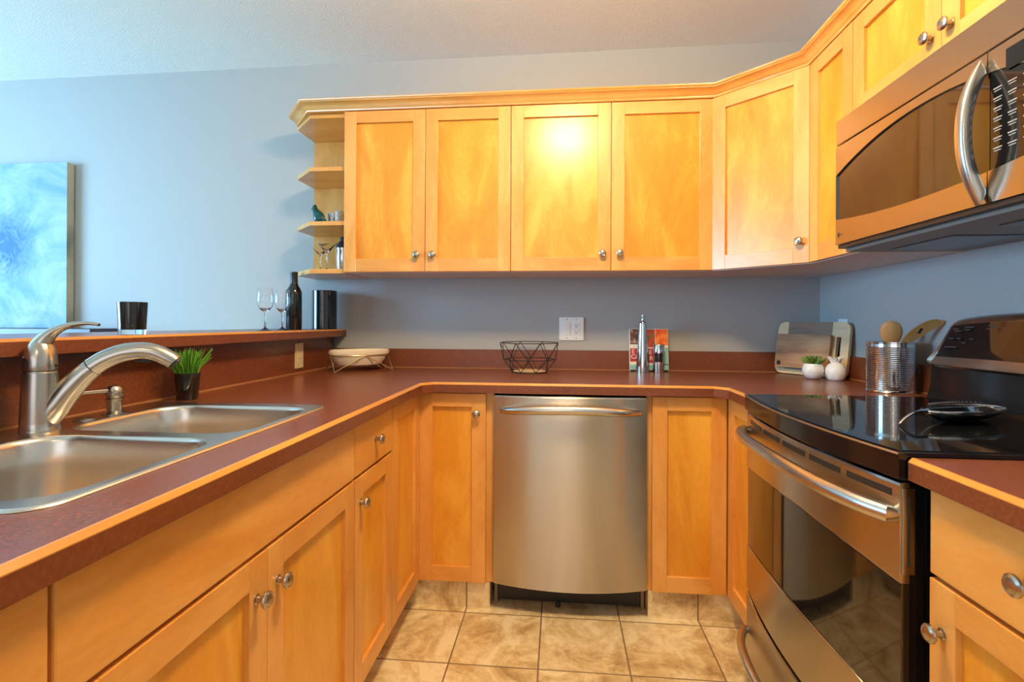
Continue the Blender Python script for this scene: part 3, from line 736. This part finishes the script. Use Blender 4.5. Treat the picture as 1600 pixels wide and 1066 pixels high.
# ------------------------------------------------------------------ over-the-range microwave (faces -x)
mw = thing('microwave', 'stainless steel over-the-range microwave with an arched dark window', 'microwave', (1.053, -0.896, 0), -PI / 2)
W = .760
MB().box(0.002, W - .002, .022, .384, 1.402, 1.806).build('body', 'black_enamel', mw)
gp = MB().box(0, W, 0, .021, 1.7275, 1.807, .003).build('vent_panel', 'steel', mw)
DX = .585                                       # door / control split
def arch(x): s = (x - W / 2) / (W / 2); return 1.632 + .068 * (1 - s * s)
def sill(x): s = (x - W / 2) / (W / 2); return 1.490 - .023 * (1 - s * s)
def frame_half(xa, xb, z0, z1):
    b = MB(); n = 24; up_, lo = [], []
    for i in range(n + 1):
        x = xa + (xb - xa) * i / n
        up_.append([(x, 0, arch(x)), (x, 0, z1), (x, .021, z1), (x, .021, arch(x)), (x, .004, arch(x) )])
        lo.append([(x, 0, z0), (x, 0, sill(x)), (x, .005, sill(x) + .001), (x, .021, sill(x) + .001), (x, .021, z0)])
    b.loft(up_, True, True, True, crisp=True); b.loft(lo, True, True, True, crisp=True); return b
md = frame_half(0, DX - .001, 1.408, 1.7225).build('door', 'steel', mw)
b = MB(); n = 24; c_ = []
for i in range(n + 1):
    x = .0016 + (DX - .0036) * i / n; c_.append([(x, .006, sill(x) + .0012), (x, .006, arch(x) - .0005), (x, .020, arch(x) - .0005), (x, .020, sill(x) + .0012)])
b.loft(c_, True, True, True, crisp=True); b.build('window', 'oven_glass', md)
MB().box(0, .0015, 0, .021, sill(0) , arch(0.0), 0).build('end_stile', 'steel', md)
rings = []
for i in range(41):
    t_ = -1 + 2 * i / 40; z = 1.5570 + .1520 * t_
    yo = -.012 - .042 * (1 - abs(t_) ** 2.2); yi = -.030 * (1 - (t_ / .80) ** 2) if abs(t_) < .80 else .001
    yi = min(yi, .001) if abs(t_) < .86 else .001 + (yo - .001) * ((abs(t_) - .86) / .14) ** 1.3 * .85
    hw = .0135 - .0065 * abs(t_) ** 3; ym = (yo + yi) / 2; hy = (yi - yo) / 2
    ring = []
    for k in range(20):
        a = 2 * PI * k / 20; ca, sa = math.cos(a), math.sin(a); p_ = .62
        ring.append((.577 + hw * math.copysign(abs(ca) ** p_, ca), ym + hy * math.copysign(abs(sa) ** p_, sa), z))
    rings.append(ring)
MB().loft(rings, True, True, True).build('handle', 'steel_handle', md, angle=50)
cp = frame_half(DX + .001, W, 1.408, 1.7225).box(W - .005, W, 0, .021, 1.408, 1.7225).build('control_panel', 'steel', mw)
b = MB(); c_ = []
for i in range(13):
    x = DX + .004 + (W - DX - .008) * i / 12; c_.append([(x, .003, sill(x) + .0012), (x, .003, arch(x) - .0005), (x, .020, arch(x) - .0005), (x, .020, sill(x) + .0012)])
b.loft(c_, True, True, True, crisp=True)
kp = b.build('keypad', 'black_glass', cp)
dsp = MB().box(.630, .735, -.0012, .001, 1.664, 1.706).build('display', 'black_glass', cp)
k_ = 0
for r_ in range(7):
    for c2 in range(4):
        x = DX + .022 + c2 * .034; z = 1.640 - r_ * .0205
        if z > arch(x) - .01: continue
        MB().box(x - .010, x + .010, .0018, .0032, z - .0012, z + .0012).box(x - .008, x + .008, .0018, .0032, z - .0065, z - .0047).build('button', 'grey_print', kp)
bd = MB().box(.014, .0215, -.0008, .0005, 1.432, 1.446).build('badge', 'slot', md)
MB().box(.024, .040, -.0006, .0005, 1.437, 1.440).build('badge_lettering', 'dim_print', md)
# underside: black base tray, two grease filters, cooktop lamp
MB().box(.004, W - .004, .030, .382, 1.3865, 1.4015).build('bottom_plate', plain('grey_painted_plate', lin(128, 124, 116), .45), mw)
for xa in (.06, .45):
    MB().box(xa, xa + .25, .13, .30, 1.3835, 1.3860, .001).build('grease_filter', noise_mat('filter_mesh', [(.4, lin(110, 110, 112)), (.6, lin(150, 150, 152))], 300, 2, .4, metal=.8), mw)
MB().box(.004, W - .004, .006, .029, 1.396, 1.407).build('front_vent', 'black_plastic', mw)
MB().box(.33, .43, .33, .37, 1.3840, 1.3863).build('lamp_cover', 'white_plastic', mw)

# ------------------------------------------------------------------ wall plates
sw = thing('wall_plate', 'white two-gang wall plate with a rocker switch and outlet on the back wall', 'switch plate', (.2255, -.0002, 1.1225))
MB().box(-.0625, .0625, -.006, 0, -.0595, .0595, .0022).build('plate', 'white_plastic', sw)
MB().box(-.0405, -.0075, -.0085, -.005, -.034, .034, .0015).build('rocker', 'white_plastic', sw)
so = MB().box(.0075, .0405, -.0075, -.005, -.034, .034, .0012).build('socket', 'white_plastic', sw)
for zz in (.017, -.017):
    MB().box(.0165, .0185, -.0079, -.007, zz + .000, zz + .008).box(.0288, .0308, -.0079, -.007, zz + .000, zz + .008).lathe([(0, 0), (.0028, 0), (.0028, .0009), (0, .0009)], 12, xf=Matrix.Translation((.0237, -.007, zz - .006)) @ Matrix.Rotation(PI / 2, 4, 'X')).build('socket_slots', 'slot', so)
for xx in (-.024, .024):
    for zz in (.048, -.048):
        MB().lathe([(0, 0), (.003, 0), (.0025, .0012), (0, .0014)], 12, xf=Matrix.Translation((xx, -.006, zz)) @ Matrix.Rotation(PI / 2, 4, 'X')).build('screw', 'grey_print', sw)
bo = thing('wall_plate', 'ivory outlet plate on the bar splash behind the counter', 'outlet', (-1.0382, -.385, .997), PI / 2)
MB().box(-.036, .036, -.0055, 0, -.0585, .0585, .002).build('plate', 'ivory_plastic', bo)
s2 = MB().box(-.0165, .0165, -.0072, -.005, -.034, .034, .0012).build('socket', 'ivory_plastic', bo)
for zz in (.017, -.017):
    MB().box(-.0072, -.0052, -.0076, -.0068, zz, zz + .008).box(.0052, .0072, -.0076, -.0068, zz, zz + .008).build('socket_slots', plain('tan_slot', lin(150, 128, 90), .6) if zz > 0 else 'slot', s2)
ro = thing('wall_plate', 'white outlet plate on the right wall behind the cutting boards', 'outlet', (1.441, -.212, 1.117), -PI / 2)
MB().box(-.036, .036, -.0055, 0, -.0585, .0585, .002).build('plate', 'white_plastic', ro)
MB().box(-.0165, .0165, -.0072, -.005, -.034, .034, .0012).build('socket', 'white_plastic', ro)

# ------------------------------------------------------------------ things on the counter
# oval dish in a wire stand
ds = tag(MB().lathe([(0, .012), (.045, .012), (.062, .020), (.074, .045), (.079, .066), (.084, .070), (.086, .080), (.084, .092), (.081, .093), (.077, .088), (.072, .060), (.055, .028), (0, .024)], 48, sx=1.74, sy=1.0).build('serving_dish', 'cream_ceramic', None, (-.822, -.196, CZ1 + .010), math.radians(40)), 'oval cream ceramic dish sitting in a gold wire stand', 'dish')
st = thing('dish_stand', 'pale gold zigzag wire stand holding the oval cream dish', 'dish stand', (-.822, -.196, CZ1), math.radians(40))
zz_ = .0775; ex, ey = 1.74 * .0815, .0815
ov = [(ex * math.cos(2 * PI * k / 48), ey * math.sin(2 * PI * k / 48), zz_) for k in range(48)]
MB().tube(ov, .0022, 8, True).build('ring', 'gold_wire', st)
LX, LY = .142, .074
corners = [(LX, LY), (-LX, LY), (-LX, -LY), (LX, -LY)]
mids = [(0, ey + .001), (-ex - .001, 0), (0, -ey - .001), (ex + .001, 0)]
for i in range(4):
    c0 = corners[i]
    MB().tube([(mids[i - 1][0], mids[i - 1][1], zz_), (c0[0], c0[1], .0026), (mids[i][0], mids[i][1], zz_)], .0024, 8).build('leg', 'gold_wire', st)
# geometric wire basket
wb = thing('wire_basket', 'dark geometric wire basket on the back counter', 'basket', (.020, -.176, CZ1))
def octo(r, z, ph=0): return [Vector((r * math.cos(2 * PI * (k + ph) / 8), r * math.sin(2 * PI * (k + ph) / 8), z)) for k in range(8)]
A_, B_, C_ = octo(.148, .143, .5), octo(.126, .062, 0), octo(.088, .0035, .5)
bm_ = MB()
for ring in (A_, B_, C_): bm_.tube(ring, .0021, 8, True)
bm_.build('rings', 'black_wire', wb)
bm_ = MB()
for k in range(8):
    for e in ((A_[k], B_[k]), (A_[k], B_[(k + 1) % 8]), (B_[k], C_[k]), (B_[(k + 1) % 8], C_[k])): bm_.tube(e, .0018, 6)
bm_.build('wire_lattice', 'black_wire', wb)
MB().lathe([(0, .0005), (.078, .0005), (.079, .004), (.078, .0065), (0, .0065)], 40).build('base_disc', 'tan_disc', wb)  # flat pale tan disc inside the lowest ring
# cookbook leaning on the splash
ck_l = thing('cookbook', 'upright cookbook with a food photo cover behind the pepper mills', 'book', (.607, -.058, CZ1 + .001))
ck_l.rotation_euler = (math.radians(-7), 0, 0)
M['cover'] = N('cover_base').set(Base_Color=lin(232, 226, 214), Roughness=.3).m
M['red'] = plain('red_print', lin(176, 34, 40), .35); M['orange'] = noise_mat('orange_print', [(.3, lin(214, 60, 24)), (.55, lin(238, 120, 34)), (.75, lin(248, 180, 80))], 40, 3, .35)
M['choc'] = noise_mat('chocolate_print', [(.35, lin(40, 24, 20)), (.55, lin(112, 70, 52)), (.75, lin(226, 200, 176))], 45, 3, .35)
M['tealp'] = plain('pale_teal_print', lin(142, 196, 188), .35); M['darkp'] = plain('dark_print', lin(36, 34, 36), .35)
M['tomato'] = noise_mat('red_green_print', [(.35, lin(70, 96, 30)), (.5, lin(190, 40, 26)), (.7, lin(226, 84, 50))], 50, 3, .35)
MB().box(-.0925, .0925, -.0125, .0125, 0, .209, .001).build('pages', 'cover', ck_l)
cv = MB().box(-.0935, .0935, -.0145, -.0127, 0, .210, .0005).box(-.0935, .0935, .0127, .0145, 0, .210, .0005).build('cover', 'cover', ck_l)
def ptch(name, x0, x1, z0, z1, mat): return MB().box(x0, x1, -.0149, -.0144, z0, z1).build(name, mat, cv)
ptch('cover_photo', -.092, -.045, .132, .208, 'choc'); ptch('cover_photo', -.010, .030, .118, .208, 'tomato'); ptch('cover_photo', .032, .092, .128, .208, 'orange')
ptch('title_band', -.092, -.050, .046, .112, 'red'); ptch('title_band', -.006, .030, .040, .112, 'red'); ptch('cover_stripe', -.092, .092, .000, .006, 'darkp')
ptch('cover_stripe', -.092, .030, .008, .030, 'tealp'); ptch('cover_stripe', .032, .092, .006, .118, 'tealp'); ptch('cover_stripe', .032, .092, .030, .036, 'darkp')
for ch_, x, z in (('E', -.078, .096), ('C', -.078, .070), ('A', -.059, .070), ('E', .006, .092), ('R', .010, .062)):
    text_mesh(ch_, .030, 'cover', 'title_letter', cv, Matrix.Translation((x, -.0151, z)) @ ROT_FRONT)
# mills
pm = thing('pepper_mill', 'tall tapered steel pepper mill in front of the cookbook', 'pepper mill', (.567, -.113, CZ1))
MB().lathe([(0, 0), (.0325, 0), (.0328, .003), (.029, .06), (.0245, .135), (.0195, .215), (.0185, .238), (.0150, .241), (0, .241)], 40).build('body', 'chrome', pm)
MB().lathe([(.0140, .2415), (.0125, .246), (.0060, .252), (.0050, .270), (.0065, .276), (.0040, .283), (0, .284)], 28).build('cap', 'chrome', pm)
sm = thing('spice_mill', 'short steel spice mill with a clear window, right of the tall mill', 'spice mill', (.645, -.105, CZ1))
MB().lathe([(0, 0), (.0262, 0), (.0265, .002), (.0265, .050), (.0245, .051), (.0245, .052)], 36).build('base', 'chrome', sm)
MB().lathe([(.0240, .0525), (.0240, .0925), (.0205, .0925), (.0205, .0525), (.0240, .0525)], 36).build('window', 'glass', sm)
MB().lathe([(0, .053), (.0195, .053), (.0195, .0915), (0, .0915)], 24).build('peppercorns', noise_mat('peppercorn', [(.4, lin(30, 30, 34)), (.7, lin(92, 92, 96))], 160, 2, .6), sm)
MB().lathe([(.0245, .093), (.0265, .094), (.0265, .134), (.0245, .137), (0, .137)], 36).build('head', 'chrome', sm)
# cutting boards across the corner
def board_mesh(w, h, t, r, mat_cols, hole=None):
    pass
brd_o, brd_e = Vector((1.226, -.030)), Vector((1.404, -.318))
bdir = (brd_e - brd_o).normalized(); bang = math.atan2(bdir.y, bdir.x)
cbrd = thing('cutting_board', 'large two-tone wooden cutting board leaning in the counter corner', 'cutting board', (brd_o.x, brd_o.y, CZ1 + .001))
cbrd.rotation_euler = Matrix.Rotation(bang, 3, 'Z').to_euler()
Wb, Hb, Tb = (brd_e - brd_o).length, .247, .018
tl = Matrix.Rotation(math.radians(-9), 4, 'X')
def rpoly(x0, x1, z0, z1, r, n=6, which=(1, 1, 1, 1)):
    out = []
    for i, (cx_, cz_, a0) in enumerate(((x1 - r, z1 - r, 0), (x0 + r, z1 - r, 90), (x0 + r, z0 + r, 180), (x1 - r, z0 + r, 270))):
        if not which[i]:
            out.append(((x1, z1), (x0, z1), (x0, z0), (x1, z0))[i]); continue
        for k in range(n + 1):
            a = math.radians(a0 + 90 * k / n); out.append((cx_ + r * math.cos(a), cz_ + r * math.sin(a)))
    return out
UPR = tl @ Matrix.Rotation(PI / 2, 4, 'X')          # prism z -> local -y
# board face split so its handle slot is a real opening
xs0, xs1 = Wb * .838, Wb * .896; zs0, zs1 = .075, .180
m1 = MB()
m1.prism(rpoly(.052, Wb * .775, .022, Hb, .001, 1, (0, 0, 0, 0)), 0, Tb, xf=UPR)
m1.build('heartwood', 'acacia_big', cbrd)
m2 = MB()
m2.prism(rpoly(0, .0515, 0, Hb, .034, 6, (0, 1, 1, 0)), 0, Tb, xf=UPR, bev=.0)
m2.prism([(.0515, 0), (Wb * .775, 0), (Wb * .775, .0218), (.0515, .0218)], 0, Tb, xf=UPR)
m2.prism([(Wb * .7752, 0), (xs0, 0), (xs0, Hb), (Wb * .7752, Hb)], 0, Tb, xf=UPR)
m2.prism([(xs0, 0), (xs1, 0), (xs1, zs0), (xs0, zs0)], 0, Tb, xf=UPR).prism([(xs0, zs1), (xs1, zs1), (xs1, Hb), (xs0, Hb)], 0, Tb, xf=UPR)
m2.prism(rpoly(xs1, Wb, 0, Hb, .032, 6, (1, 0, 0, 1)), 0, Tb, xf=UPR)
m2.build('sapwood_edge', 'sapwood', cbrd)
sb2 = thing('cutting_board', 'small dark acacia cutting board leaning on the large one', 'cutting board', (0, 0, 0))
sb2.matrix_world = Matrix.Translation((brd_o.x, brd_o.y, CZ1 + .001)) @ Matrix.Rotation(bang, 4, 'Z') @ Matrix.Translation((.014, -.0225, .0300))
MB().prism(rpoly(0, .258, 0, .160, .012, 4), 0, .016, xf=UPR, bev=.0015).build('board', 'acacia', sb2)
MB().lathe([(0, 0), (.0105, 0), (.0105, .0008), (0, .0008)], 20, xf=tl @ Matrix.Translation((.022, -.0159, .020)) @ Matrix.Rotation(PI / 2, 4, 'X')).build('hang_hole', 'dark_gap', sb2)
# succulent
su = thing('succulent', 'little green succulent in a round white pot before the cutting boards', 'potted plant', (1.262, -.312, CZ1))
MB().lathe([(0, 0), (.020, 0), (.030, .006), (.0400, .022), (.0425, .038), (.0400, .054), (.0345, .066), (.0325, .067), (.0315, .064), (.0, .062)], 40).build('pot', 'white_ceramic', su)
b = MB()
for k in range(26):
    a = k * 2.399; e = .25 + .9 * (k / 26); L = .056 - .020 * (k / 26)
    d = Vector((math.cos(a) * math.cos(e), math.sin(a) * math.cos(e), math.sin(e)))
    p = Vector((0, 0, .060)); pts_ = [p + d * (L * u) + Vector((0, 0, .010 * u * u)) for u in (0, .35, .7, 1)]
    b.tube(pts_, [.003, .0085, .0075, .0008], 8, flat=.45)
b.build('leaves', 'leaf_dark', su)
# ceramic pineapple
pa = thing('ceramic_pineapple', 'white ceramic pineapple figurine beside the succulent', 'ornament', (1.335, -.352, CZ1))
MB().lathe([(0, 0), (.026, 0), (.033, .006), (.0385, .024), (.0395, .038), (.0365, .054), (.028, .067), (.018, .073), (.015, .0745)], 64, wob=lambda a, z: 1 + .022 * math.sin(9 * a + 150 * z) * (1 if .004 < z < .07 else 0)).build('fruit', 'white_ceramic', pa)
b = MB()
for k in range(10):
    a = 2 * PI * k / 10; d = Vector((math.cos(a), math.sin(a), 0)); up_ = .028 if k % 2 else .024
    b.tube([Vector((0, 0, .073)) + d * .011, Vector((0, 0, .085)) + d * .015, Vector((0, 0, .073 + up_)) + d * .030], [(.007, .003), (.0085, .003), (.001, .001)], 8)
b.lathe([(.015, .0725), (.015, .086), (.0, .088)], 24)
b.build('crown', 'white_ceramic', pa)
# ribbed steel can with two spoons
cn = thing('utensil_can', 'ribbed steel can holding wooden spoons in the right corner', 'utensil holder', (1.336, -.712, CZ1))
pr = [(0, .001), (.070, .001), (.0745, .0), (.0755, .003), (.0735, .006)]
z = .010
for k in range(24):
    pr += [(.0724, z), (.0741, z + .0022), (.0741, z + .0042)]; z += .0064
pr += [(.0735, .166), (.0735, .172), (.0752, .174), (.0752, .177), (.0735, .1775), (.0722, .176), (.0718, .012), (0, .010)]
MB().lathe(pr, 56).build('can', 'chrome', cn, angle=25)
def spoon(label, base, tip, headlen, hw, slot=False):
    o = thing('wooden_spoon', label, 'spoon', base, 0, 'wooden utensils in the can')
    d = Vector(tip) - Vector(base); L = d.length; dn = d.normalized()
    return o, d, L, dn
s1, d, L, dn = spoon('round-headed wooden spoon standing in the steel can', (1.340, -.690, CZ1 + .013), (1.318, -.745, 1.172), 0, 0)
MB().tube([d * u for u in (0, .3, .55, .68)], [.006, .006, .0065, .008], 12).build('handle', 'spoon_wood', s1)
c = d * .80
facing = (Vector((.162, -2.63, 1.15)) - Vector((1.32, -.73, 1.13))).normalized()
ux = facing.cross(dn).normalized()
rings = []
for v in range(13):
    u = -1 + 2 * v / 12; w_ = .0325 * math.sqrt(max(0, 1 - u * u)) * (1 + .08 * u); ht = .045
    ring = []
    for k in range(20):
        a = 2 * PI * k / 20
        ring.append(c + dn * (u * ht) + ux * (math.cos(a) * max(w_, .0006)) + facing * (math.sin(a) * max(w_, .0006) * (.30 if math.sin(a) > 0 else .10)))
    rings.append(ring)
MB().loft(rings, True, True, True).build('bowl', 'spoon_wood', s1)
s2_, d, L, dn = spoon('slotted wooden spatula leaning right out of the steel can', (1.306, -.672, CZ1 + .013), (1.374, -.802, 1.172), 0, 0)
MB().tube([d * u for u in (0, .3, .60)], [.006, .006, .0075], 12).build('handle', 'spoon_wood', s2_)
n2 = (Vector((-.15, -1, .1)) - dn * Vector((-.15, -1, .1)).dot(dn)).normalized(); ux = n2.cross(dn).normalized()
def blade(seg):
    out = []
    for u, hw in seg:
        out.append([d * .58 + dn * (u * .135) + ux * sx_ * hw_ + n2 * t_ - ux * (.052 * u * u) for sx_, hw_, t_ in ((-1, hw, .0025), (1, hw, .0025), (1, hw, -.0025), (-1, hw, -.0025))])
    return out
prof_ = [(0, .0085), (.15, .0120), (.35, .0165), (.55, .0195), (.75, .0210), (.90, .0195), (.97, .0150), (1.0, .0090)]
b = MB().loft(blade(prof_), True, True, True)
b.build('blade', 'spoon_wood', s2_)
hole = d * .58 + dn * (.60 * .135) - ux * (.052 * .36) + n2 * .0027
MB().tube([hole - dn * .010, hole + dn * .010], [(.0042, .0004), (.0042, .0004)], 10, ref=ux).build('slot_hole', 'dark_gap', s2_)

# artificial grass in a black pot
pg = thing('potted_grass', 'bright green artificial grass in a small black pot by the sink', 'potted plant', (-.968, -1.178, CZ1))
MB().lathe([(0, 0), (.0265, 0), (.0280, .002), (.0345, .076), (.0350, .082), (.0325, .082), (.0315, .070), (0, .068)], 40).build('pot', 'black_gloss', pg)
b = MB(); rnd = random.Random(3)
for k in range(170):
    a = rnd.uniform(0, 2 * PI); r0 = .026 * math.sqrt(rnd.random()); lean = rnd.uniform(.2, 1.0) * (.008 + .052 * (r0 / .026))
    lean *= .45 if math.cos(a) < -.2 else 1.0
    L = rnd.uniform(.056, .092); p = Vector((r0 * math.cos(a), r0 * math.sin(a), .066)); d = Vector((math.cos(a), math.sin(a), 0))
    b.tube([p, p + d * lean * .35 + Vector((0, 0, L * .55)), p + d * lean + Vector((0, 0, L))], [.0016, .0014, .0007], 5)
for k in range(9):
    a = rnd.uniform(3.9, 5.0); d = Vector((math.cos(a), math.sin(a), 0)); p = d * .024 + Vector((0, 0, .070))
    b.tube([p, p + d * .03 + Vector((0, 0, .045)), p + d * .060 + Vector((0, 0, .052))], [.0016, .0013, .0006], 5)
b.build('grass_blades', 'leaf', pg)

# spoon rest on the cooktop
sr = thing('spoon_rest', 'leaf-shaped steel spoon rest with a beaded rim on the glass cooktop', 'spoon rest', (1.118, -1.330, .9237), math.radians(22))
rim = []
Lh = .120
def outline(u): # u -1 (tail) .. 1
    return .050 * (max(0, 1 - u * u) ** .5) * (1 + .15 * u)
cols = []
for i in range(25):
    u = -1 + 2 * i / 24; x = u * Lh; w_ = max(outline(u), .0015); row = []
    for j in range(13):
        s = -1 + 2 * j / 12
        row.append((x, s * w_, .001 + .029 * (s * s * (1 - abs(u) ** 4) + abs(u) ** 4)))
    cols.append(row)
b = MB(); b.loft(cols, False); 
o = b.build('dish', 'chrome', sr)
mod = o.modifiers.new('thickness', 'SOLIDIFY'); mod.thickness = .0015
rimp = [(u * Lh, outline(u), .0305) for u in [-1 + 2 * i / 24 for i in range(25)]] + [(u * Lh, -outline(u), .0305) for u in [1 - 2 * i / 24 for i in range(1, 24)]]
MB().tube(rimp, .0016, 8, True).build('rim_wire', 'chrome', sr)
b = MB()
for i in range(18):
    u = -.35 + 1.25 * i / 17; b.lathe([(0, -.0035), (.0033, 0), (0, .0035)], 8, c=(u * Lh, outline(u) + .001, .0355))
b.build('beads', 'chrome', sr)
MB().tube(spl([(-Lh + .004, 0, .0305), (-Lh - .03, .002, .029), (-Lh - .06, .004, .016), (-Lh - .078, .004, .003)], 5), lerp_list([.005, .0035, .003, .0022], 16), 10).build('tail', 'chrome', sr)

# ------------------------------------------------------------------ on the bar ledge
wg_prof = [(0, 0), (.033, 0), (.0335, .0012), (.020, .004), (.0065, .010), (.0038, .018), (.0034, .070), (.0050, .078), (.0150, .085), (.0265, .098), (.0325, .116), (.0335, .132), (.0310, .155), (.0265, .180), (.0258, .180), (.0302, .155), (.0327, .132), (.0317, .116), (.0258, .0988), (.0140, .0865), (0, .0835)]
def wineglass(x, y, label):
    o = thing('wine_glass', label, 'wine glass', (x, y, LZ), 0, 'wine glasses on the ledge')
    MB().lathe(wg_prof, 40).build('glass', 'glass', o, angle=60); return o
wineglass(-1.06, -.618, 'clear stemmed wine glass farther from the dark bottle')
wineglass(-1.06, -.486, 'clear stemmed wine glass overlapping the dark bottle')
wbt = thing('wine_bottle', 'dark wine bottle with black foil neck on the bar ledge', 'bottle', (-1.125, -.268, LZ))
MB().lathe([(0, .004), (.020, .0), (.034, 0), (.0365, .004), (.0365, .172), (.0345, .188), (.0275, .203), (.0205, .214), (.0175, .224)], 40).build('bottle', 'bottle_glass', wbt)
MB().lathe([(.0176, .2245), (.0168, .268), (.0178, .270), (.0178, .279), (.0160, .2805), (0, .2805)], 32).build('foil_cap', 'foil', wbt)
vs = tag(MB().lathe([(0, 0), (.0600, 0), (.0620, .002), (.0625, .198), (.0610, .200), (.0585, .198), (.0580, .012), (0, .010)], 64).build('black_canister', 'black_gloss', None, (-1.055, -.092, LZ)), 'wide glossy black cylinder vase at the wall end of the ledge', 'vase')
ch = thing('candle_holder', 'black tumbler candle holder with a clear base on the ledge', 'candle holder', (-1.075, -1.262, LZ))
MB().lathe([(0, 0), (.0325, 0), (.0330, .002), (.0335, .0130), (0, .0130)], 48).build('clear_base', 'glass', ch)
MB().lathe([(0, .0134), (.0335, .0134), (.0375, .092), (.0365, .0935), (.0350, .092), (.0315, .020), (0, .018)], 48).build('black_cup', 'black_gloss', ch)

# ------------------------------------------------------------------ on the end shelves
S1, S2, S3 = ZU0 + .0177, 1.6302, 1.8882
cd = tag(MB().lathe([(0, 0), (.016, 0), (.026, .008), (.030, .020), (.028, .021), (.020, .010), (0, .005)], 28, wob=lambda a, z: 1 + .05 * math.sin(10 * a)).build('glass_bowl', 'glass', None, (-1.025, -.20, S3)), 'little clear glass bowl on the top open shelf', 'bowl')
bi = thing('bird_figurine', 'teal glazed bird figurine on the middle open shelf', 'ornament', (-1.040, -.190, S2), math.radians(165))
bi.scale = (.86, 1.05, 1.28)
rings = []
for x, z, r in ((-.045, .028, .003), (-.035, .030, .012), (-.018, .032, .024), (0, .034, .029), (.014, .044, .026), (.022, .058, .0205), (.028, .069, .0185), (.036, .074, .013), (.042, .0745, .004)):
    rings.append([(x + (-.25 * r * math.sin(2 * PI * k / 20)), r * .85 * math.cos(2 * PI * k / 20), z + r * math.sin(2 * PI * k / 20)) for k in range(20)])
MB().loft(rings, True, True, True).box(-.012, .012, -.012, .012, 0.0, .010, .003).build('body', 'teal', bi)
MB().tube([(.040, 0, .0745), (.056, 0, .071)], [.0045, .0006], 8).build('beak', 'slot', bi)
MB().loft([[(-.058, -.008, .014), (-.058, .008, .014), (-.058, .008, .018), (-.058, -.008, .018)], [(-.03, -.012, .022), (-.03, .012, .022), (-.03, .012, .034), (-.03, -.012, .034)]], True, True, True).build('tail', 'teal', bi)
def votive(x, y, label, mat):
    return tag(MB().lathe([(0, 0), (.022, 0), (.023, .002), (.0255, .070), (.0245, .071), (.0225, .069), (.0205, .006), (0, .005)], 36).build('votive_cup', mat, None, (x, y, S2)), label, 'cup', 'cups on the middle shelf')
votive(-.985, -.150, 'silvered cup right beside the teal bird on the shelf', 'silver_bead')
M['bead_glass'] = noise_mat('beaded_glass', [(.35, lin(196, 178, 160)), (.65, lin(240, 226, 210))], 120, 3, .15, .7, 160, Transmission_Weight=.35)
votive(-.925, -.200, 'beaded glass cup nearest the cabinet on the middle shelf', 'bead_glass')
mg_prof = [(0, 0), (.034, 0), (.0345, .0012), (.010, .004), (.0040, .010), (.0035, .080), (.0060, .086), (.050, .135), (.0492, .1352), (.0052, .0885), (0, .0875)]
def martini(x, y, label):
    o = thing('martini_glass', label, 'martini glass', (x, y, S1), 0, 'martini glasses on the bottom shelf')
    MB().lathe(mg_prof, 40).build('glass', 'glass', o, angle=60); return o
martini(-1.050, -.150, 'clear martini glass at the outer end of the bottom shelf')
martini(-.965, -.256, 'clear martini glass before the shaker on the bottom shelf')
skr = thing('cocktail_shaker', 'silver cocktail shaker beside the cabinet on the bottom shelf', 'cocktail shaker', (-.948, -.108, S1))
MB().lathe([(0, 0), (.030, 0), (.031, .002), (.036, .110), (.0365, .128), (.034, .130)], 40).build('body', 'chrome', skr)
MB().lathe([(.0355, .1305), (.034, .142), (.024, .158), (.017, .164), (.017, .178), (.0150, .186), (0, .188)], 40).build('lid', 'slot', skr)

# ------------------------------------------------------------------ living room end of the back wall
fp = thing('fireplace_mantel', 'dark mantel shelf under the painting on the back wall', 'mantel', (-3.05, -.002, 0))
MB().box(-.78, .78, -.200, 0, 1.045, 1.112, .004).build('mantel_shelf', 'mantel', fp)
MB().box(-.70, -.45, -.12, 0, 0, 1.044).box(.45, .70, -.12, 0, 0, 1.044).box(-.45, .45, -.12, 0, .75, 1.044).box(-.45, .45, -.02, 0, 0, .75).build('surround', 'mantel', fp)
pt_ = thing('painting', 'pale blue abstract canvas painting standing on the dark mantel', 'painting', (-3.03, -.006, 1.1125))
MB().box(-.46, .46, -.0420, 0, 0, .925, .001).build('canvas', 'canvas_side', pt_)
MB().box(-.4595, .4595, -.0428, -.0421, .0005, .9245).build('painted_face', 'art', pt_)

# ------------------------------------------------------------------ kitchen ceiling lamp, and an added fill lamp behind
def ceiling_lamp(x, y, k, label):
    o = thing('ceiling_light', label, 'ceiling light', (x, y, zc(x) - .001), 0, 'ceiling lights')
    MB().lathe([(0, 0), (.07, 0), (.072, -.004), (.060, -.016), (.012, -.020), (.012, -.066), (.035, -.070), (0, -.0705)], 40).build('base', 'nickel', o)
    em = N('lamp_glass').set(Base_Color=(1, .9, .75, 1), Emission_Color=LAMP_COL, Emission_Strength=k).m
    MB().lathe([(0, -.0710)] + [(.150 * math.sin(PI * k / 16), -.145 + .074 * math.cos(PI * k / 16)) for k in range(1, 16)] + [(0, -.219)], 48).build('diffuser', em, o)
ceiling_lamp(0.206, -1.49, LAMP_K, 'round frosted ceiling light over the kitchen')
ceiling_lamp(0.0, -4.3, FILL_R, 'added round frosted fill light over the unseen room behind')  # unseen lamp added as a weak warm fill behind the camera
